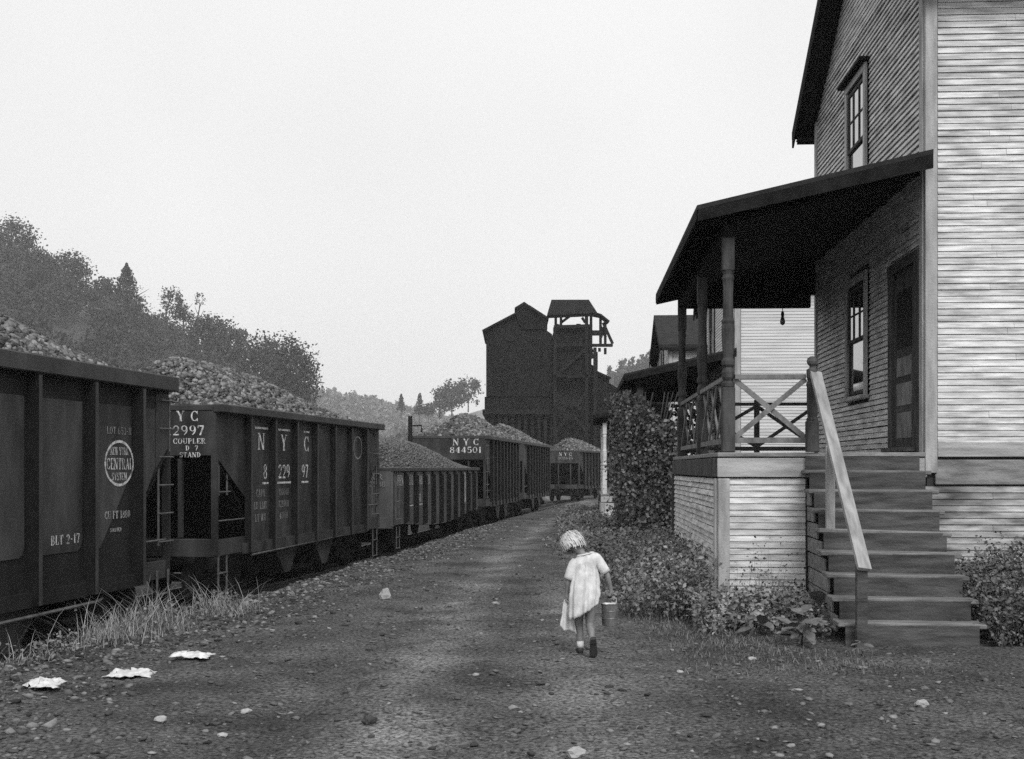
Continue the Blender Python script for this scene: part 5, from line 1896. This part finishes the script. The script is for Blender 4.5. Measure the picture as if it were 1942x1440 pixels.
hill('right_ridge', M['hill'], (0, 320), (470, 1000), hright, 60, 40)
n = 330
Yt = 540 + 190 * g.random(n)
Xt = 28 + 85 * g.random(n)
wood('right_ridge_wood', 'hazy wooded ridge between the tipple and the houses', np.stack([Xt, Yt, hright(Xt, Yt)], 1), 7 + 6 * g.random(n), g, 110, 1.7)

# ------------------------------------------------------------------ the child
GXc, GYc = P(1108, 0, 10.66).x, 10.66
GZc = gz1(GXc, GYc)
kid = empty('person', (GXc, GYc, GZc))
tag(kid, 'small child in a pale cotton dress walking away with bowed head, seen from behind', 'person')


def skin_mesh(name, nodes, edges, root, material, parent, sub=2):
    names = list(nodes)
    me = bpy.data.meshes.new(name)
    me.from_pydata([nodes[k][0] for k in names], [(names.index(a), names.index(b)) for a, b in edges], [])
    o_ = bpy.data.objects.new(name, me)
    col.objects.link(o_)
    sm = o_.modifiers.new('skin', 'SKIN')
    sm.use_smooth_shade = True
    for i, k in enumerate(names):
        r_ = nodes[k][1]
        sv = me.skin_vertices[0].data[i]
        sv.radius = (r_, r_) if not hasattr(r_, '__len__') else r_
        sv.use_root = (k == root)
    ss = o_.modifiers.new('sub', 'SUBSURF')
    ss.levels = ss.render_levels = sub
    dg = bpy.context.evaluated_depsgraph_get()
    ev = o_.evaluated_get(dg)
    m2_ = bpy.data.meshes.new_from_object(ev)
    o_.modifiers.clear()
    o_.data = m2_
    m2_.materials.clear()
    m2_.materials.append(material)
    m2_.polygons.foreach_set('use_smooth', [True] * len(m2_.polygons))
    o_.parent = parent
    return o_


N_ = {
    'pelvis': ((0, 0, .49), (.085, .07)), 'spine': ((.005, .015, .61), (.078, .06)), 'chest': ((.012, .05, .75), (.085, .062)), 'nb': ((.01, .085, .86), (.042, .04)),
    'neck': ((-.028, .115, .905), .034), 'jaw': ((-.07, .155, .945), .062), 'head': ((-.09, .15, .99), .082), 'crown': ((-.10, .14, 1.04), .06),
    'nose0': ((-.118, .215, .955), .02), 'nose': ((-.128, .238, .945), .009),
    'hipL': ((-.055, .005, .46), .058), 'kneeL': ((-.042, .09, .27), .040), 'calfL': ((-.036, .085, .18), .036), 'ankL': ((-.028, .09, .075), .025), 'toeL': ((-.034, .19, .03), .024),
    'hipR': ((.05, 0, .46), .058), 'kneeR': ((.052, .03, .27), .040), 'calfR': ((.058, -.05, .215), .037), 'ankR': ((.068, -.105, .15), .022), 'toeR': ((.070, -.088, .06), .014),
    'shL': ((-.085, .055, .825), .036), 'elL': ((-.143, .03, .655), .026), 'wrL': ((-.152, .055, .54), .018), 'paL': ((-.154, .062, .505), (.014, .024)),
    'shR': ((.105, .055, .87), .036), 'elR': ((.206, .03, .71), .026), 'wrR': ((.240, .045, .575), .018), 'paR': ((.246, .05, .54), (.014, .024)),
}
Ed = [('pelvis', 'spine'), ('spine', 'chest'), ('chest', 'nb'), ('nb', 'neck'), ('neck', 'jaw'), ('jaw', 'head'), ('head', 'crown'), ('jaw', 'nose0'), ('nose0', 'nose'),
      ('pelvis', 'hipL'), ('hipL', 'kneeL'), ('kneeL', 'calfL'), ('calfL', 'ankL'), ('ankL', 'toeL'), ('pelvis', 'hipR'), ('hipR', 'kneeR'), ('kneeR', 'calfR'), ('calfR', 'ankR'), ('ankR', 'toeR'),
      ('chest', 'shL'), ('shL', 'elL'), ('elL', 'wrL'), ('wrL', 'paL'), ('chest', 'shR'), ('shR', 'elR'), ('elR', 'wrR'), ('wrR', 'paR')]
for sd_, px_, sx in (('L', -.154, -1), ('R', .246, 1)):
    bz_ = .505 if sd_ == 'L' else .54
    by = .062 if sd_ == 'L' else .05
    for i in range(4):
        yo_ = by - .021 + .014 * i
        ln = (.036, .041, .039, .032)[i]
        a_ = 'f%s%da' % (sd_, i)
        b_ = 'f%s%db' % (sd_, i)
        c_ = 'f%s%dc' % (sd_, i)
        N_[a_] = ((px_ + sx * .004, yo_, bz_ - .018), .0075)
        N_[b_] = ((px_ + sx * .003, yo_, bz_ - .018 - ln * .5), .0068)
        N_[c_] = ((px_ - sx * .016, yo_, bz_ - .018 - ln * .75), .0058)
        Ed += [('pa' + sd_, a_), (a_, b_), (b_, c_)]
    N_['t%sa' % sd_] = ((px_ - sx * .012, by - .022, bz_ + .002), .008)
    N_['t%sb' % sd_] = ((px_ - sx * .022, by - .026, bz_ - .022), .0065)
    Ed += [('pa' + sd_, 't%sa' % sd_), ('t%sa' % sd_, 't%sb' % sd_)]
bodyo = skin_mesh('body', N_, Ed, 'pelvis', M['skin'], kid)


def loft(rings_, n, fn):
    """rings: list of (cx, cy, z, a, b, tilt, fold)"""
    V, F_ = [], []
    for j, (cx_, cy_, z, a, b, tilt, fold) in enumerate(rings_):
        for i in range(n):
            th = 2 * math.pi * i / n
            k_ = 1 + fold * fn(th)
            x = a * math.cos(th) * k_
            y = b * math.sin(th) * k_
            V.append((cx_ + x, cy_ + y, z + tilt * x))
    for j in range(len(rings_) - 1):
        for i in range(n):
            i2 = (i + 1) % n
            F_.append((j * n + i, j * n + i2, (j + 1) * n + i2, (j + 1) * n + i))
    return V, F_


fold_fn = lambda th: .55 * math.cos(9 * th + .6) + .35 * math.cos(14 * th + 2) + .3 * math.cos(5 * th)
keys = [(.012, .082, .898, .045, .042, .2, 0), (.012, .075, .886, .075, .05, .27, 0), (.012, .065, .868, .105, .066, .27, 0), (.012, .058, .835, .118, .078, .25, 0), (.012, .052, .79, .110, .084, .2, .01), (.01, .045, .755, .106, .086, .15, .03),
        (.008, .035, .70, .112, .094, .12, .09), (.004, .025, .63, .122, .104, .12, .11), (0, .015, .56, .126, .112, .14, .12), (-.004, .005, .49, .124, .118, .26, .14), (-.010, -.002, .43, .118, .116, .42, .17), (-.014, -.005, .385, .114, .112, .58, .19), (-.014, -.004, .384, .106, .104, .58, .19)]
rr_ = []
for a_, b_ in zip(keys[:-1], keys[1:]):
    for t_ in (0, .5):
        rr_.append(tuple(p_ + (q_ - p_) * t_ for p_, q_ in zip(a_, b_)))
rr_.append(keys[-1])
V, F_ = loft(rr_, 60, fold_fn)
crk = lambda a, b, c: float(fbm(np.array([a * 26 + c * 9]), np.array([b * 26 + c * 17]), 3)[0]) - .5
V = [(x + .016 * crk(y + 1, z, 1), y + .022 * crk(x + 2, z, 2), z + (.012 if z > .8 else .03 * max(0, (.6 - z) / .2)) * crk(x, y + 3, 3)) for x, y, z in V]
dress = np_mesh('dress', V, F_, M['dress'], kid, smooth=True)
# opening down the back, collar, sleeves
MB().tube([(.012, -.002, .86), (.012, -.036, .80), (.012, -.048, .70), (.010, -.088, .58), (.004, -.118, .47)], .0035, 6).build('back_seam', M['dress'], dress)
cv, cf = loft([(.012, .083, .895, .052, .048, .2, 0), (.012, .078, .900, .064, .055, .22, .05), (.012, .076, .889, .078, .064, .25, .08)], 36, lambda th: math.cos(7 * th))
np_mesh('collar', cv, cf, M['dress'], dress, smooth=True)
for nm, pA, pB in (('sleeve', (-.078, .055, .832), (-.140, .030, .668)), ('sleeve', (.098, .055, .876), (.196, .032, .728))):
    pA, pB = Vector(pA), Vector(pB)
    pts_ = [pA.lerp(pB, t_) for t_ in (-.08, .1, .35, .6, .85, 1.0, .99)]
    MB().tube(pts_, [.030, .044, .048, .046, .044, .042, .034], 14).build('sleeve', M['dress'], dress, smooth=True)
# socks and shoes
def shoe(parent, M4):
    """M4 maps foot space (x side, y toe, z up; heel at origin) into the body frame"""
    s_ = []
    for y_, w_, h0, h1_ in ((-.028, .012, .006, .05), (-.018, .026, 0, .062), (.02, .030, 0, .064), (.07, .031, 0, .045), (.115, .036, 0, .036), (.145, .030, .002, .03), (.16, .012, .006, .02)):
        s_.append((y_, w_, h0, h1_))
    V, F_ = [], []
    n_ = 10
    for y_, w_, h0, h1_ in s_:
        for i in range(n_):
            th = 2 * math.pi * i / n_
            x = w_ * math.cos(th)
            z = (h0 + h1_) / 2 + (h1_ - h0) / 2 * math.sin(th)
            if math.sin(th) < -.3:
                z = h0
            V.append(M4 @ Vector((x, y_, z)))
    for j in range(len(s_) - 1):
        for i in range(n_):
            i2 = (i + 1) % n_
            F_.append((j * n_ + i, j * n_ + i2, (j + 1) * n_ + i2, (j + 1) * n_ + i))
    F_.append(tuple(range(n_))[::-1])
    F_.append(tuple((len(s_) - 1) * n_ + i for i in range(n_)))
    so = np_mesh('shoe', V, F_, M['shoe'], parent, smooth=True)
    # heel block
    mb_ = MB().cbox((0, -.004, -.006), (.05, .05, .018), .004)
    mb_.v = [M4 @ v for v in mb_.v]
    mb_.build('heel', M['shoe'], so)
    return so


ML = Matrix.Translation((-.028, .085, .012)) @ Matrix.Rotation(.05, 4, 'Z')
MR = Matrix.Translation((.070, -.140, .150)) @ Matrix.Rotation(R(-74), 4, 'X') @ Matrix.Rotation(-.05, 4, 'Z')
shoe(kid, ML)
shoe(kid, MR)
MB().tube([(-.030, .09, .12), (-.028, .09, .085), (-.028, .09, .06)], [.031, .033, .030], 12).build('sock', M['sock'], kid, smooth=True)
MB().tube([(.064, -.09, .175), (.067, -.11, .15), (.068, -.118, .13)], [.031, .032, .028], 12).build('sock', M['skin'], kid, smooth=True)
# hair: bobbed cap with overlaid locks
g = np.random.default_rng(77)
HC = np.array([-.090, .135, .978])
HR = np.array([.108, .110, .116])
axis_tilt = Matrix.Rotation(R(-16), 3, 'Y') @ Matrix.Rotation(R(-22), 3, 'X')
AT = np.array(axis_tilt)


def hair_pt(pol, az, k_=1.0):
    p_ = np.array([math.sin(pol) * math.cos(az), math.sin(pol) * math.sin(az), math.cos(pol)])
    return HC + AT @ (p_ * HR * k_)


V, F_ = [], []
nr_, na_ = 12, 40
for j in range(nr_ + 1):
    pol = R(4 + 114 * j / nr_)
    for i in range(na_):
        az = 2 * math.pi * i / na_
        k_ = 1 + .05 * math.sin(az * 11 + 3 * math.sin(j)) * j / nr_ + .05 * g.normal() * (j / nr_) + .05 * (j / nr_) ** 3
        V.append(hair_pt(pol, az, k_))
for j in range(nr_):
    for i in range(na_):
        i2 = (i + 1) % na_
        F_.append((j * na_ + i, j * na_ + i2, (j + 1) * na_ + i2, (j + 1) * na_ + i))
F_.append(tuple(range(na_)))
hair = np_mesh('hair', V, F_, M['hair'], kid, smooth=True, tone=np.full(len(V), 1.0))
V, F_, T_ = [], [], []
for q_ in range(520):
    az = g.random() * 6.283
    p0 = 58 * g.random() ** 1.5
    p1 = p0 + 55 + 30 * g.random()
    p1 = min(p1, 116 + 16 * g.random())
    w_ = .008 + .010 * g.random()
    base = len(V)
    tn_ = .82 + .30 * g.random()
    sw = g.normal() * .24 + .25
    fl_ = .03 + .24 * g.random() ** 2.5
    ph_ = g.random() * 6
    for j in range(5):
        t_ = j / 4
        pol = R(p0 + (p1 - p0) * t_)
        k_ = 1.0 + fl_ * t_ * t_ + .025 * math.sin(t_ * 3 + ph_) + .012 * math.sin(t_ * 9 + ph_) + .02
        a2 = az + sw * t_ + .05 * math.sin(t_ * 7 + ph_)
        c_ = hair_pt(pol, a2, k_)
        d_ = hair_pt(pol, a2 + .1, k_) - c_
        d_ = d_ / (np.linalg.norm(d_) + 1e-9)
        ww = w_ * (1 - .85 * t_)
        V += [c_ - d_ * ww, c_ + d_ * ww]
        T_ += [tn_ * (.9 + .2 * t_)] * 2
    for j in range(4):
        F_.append((base + 2 * j, base + 2 * j + 1, base + 2 * j + 3, base + 2 * j + 2))
np_mesh('hair_locks', V, F_, M['hair'], hair, tone=T_)
# cloth held in the left hand
V, F_ = [], []
nu, nv = 12, 14
for j in range(nv):
    t_ = j / (nv - 1)
    wdt = .022 + .05 * t_ ** .8
    for i in range(nu):
        s_ = i / (nu - 1) * 2 - 1
        x = -.150 + .012 * t_ + s_ * wdt * (1 + .05 * math.sin(9 * t_))
        y = .055 - .02 * t_ + .014 * math.sin(s_ * 7 + 2 * t_) * (.4 + t_)
        z = .492 - .275 * t_ - .02 * s_ * t_ + .012 * math.sin(s_ * 5) * t_
        V.append((x, y, z))
for j in range(nv - 1):
    for i in range(nu - 1):
        a_ = j * nu + i
        F_.append((a_, a_ + 1, a_ + nu + 1, a_ + nu))
cloth = np_mesh('cloth', V, F_, M['dress'], None, smooth=True)
cloth.location = kid.location
so = cloth.modifiers.new('thick', 'SOLIDIFY')
so.thickness = .004
tag(cloth, 'white cloth hanging from the left hand of the child', 'cloth')
# tin pail
pail = empty('tin_pail', kid.location + Vector((.228, .05, .262)))
tag(pail, 'small round tin pail carried in the right hand of the child', 'pail')
MB().lathe([(.001, .006), (.064, .006), (.066, .0), (.068, .004), (.070, .06), (.073, .065), (.0705, .07), (.071, .125), (.0745, .13), (.072, .135), (.073, .185), (.077, .188), (.076, .194), (.071, .19), (.067, .012), (.001, .01)], (0, 0, 0), 28).build('pail_body', M['tin'], pail, smooth=False)
pts_ = [(.074 * math.cos(a_), 0, .178 + .068 * math.sin(a_)) for a_ in np.linspace(0, math.pi, 17)]
MB().tube(pts_, .0028, 6).build('bail_handle', M['iron'], pail)
MB().tube([(-.02, 0, .248), (.02, 0, .248)], .008, 8).build('handle_grip', M['darkwood'], pail)
V, F_ = [], []
for i in range(9):
    for j in range(9):
        x, y = (i - 4) / 4 * .064, (j - 4) / 4 * .064
        rr0 = math.hypot(x, y)
        sc_ = min(1, .064 / max(rr0, 1e-6))
        V.append((x * sc_, y * sc_, .186 + .016 * g.random() + (.05 if (i == 8 and 2 < j < 6) else 0)))
for i in range(8):
    for j in range(8):
        a_ = i * 9 + j
        F_.append((a_, a_ + 1, a_ + 10, a_ + 9))
pp = np_mesh('paper_wad', V, F_, M['paper'])
pp.location = pail.location
tag(pp, 'white paper stuffed in the mouth of the pail', 'paper')

# ------------------------------------------------------------------ haze in the valley
hz = bpy.data.materials.new('haze_air')
hz.use_nodes = True
hn = hz.node_tree
hn.nodes.clear()
ho = hn.nodes.new('ShaderNodeOutputMaterial')
hv = hn.nodes.new('ShaderNodeVolumePrincipled')
hv.inputs['Color'].default_value = (.95, .95, .95, 1)
hv.inputs['Density'].default_value = 0.00036
hn.links.new(hv.outputs[0], ho.inputs['Volume'])
haze = MB().box((0, 730, 72), (2640, 1780, 150)).build('haze', hz)
tag(haze, 'thin pale mist filling the valley', 'haze', kind='stuff')
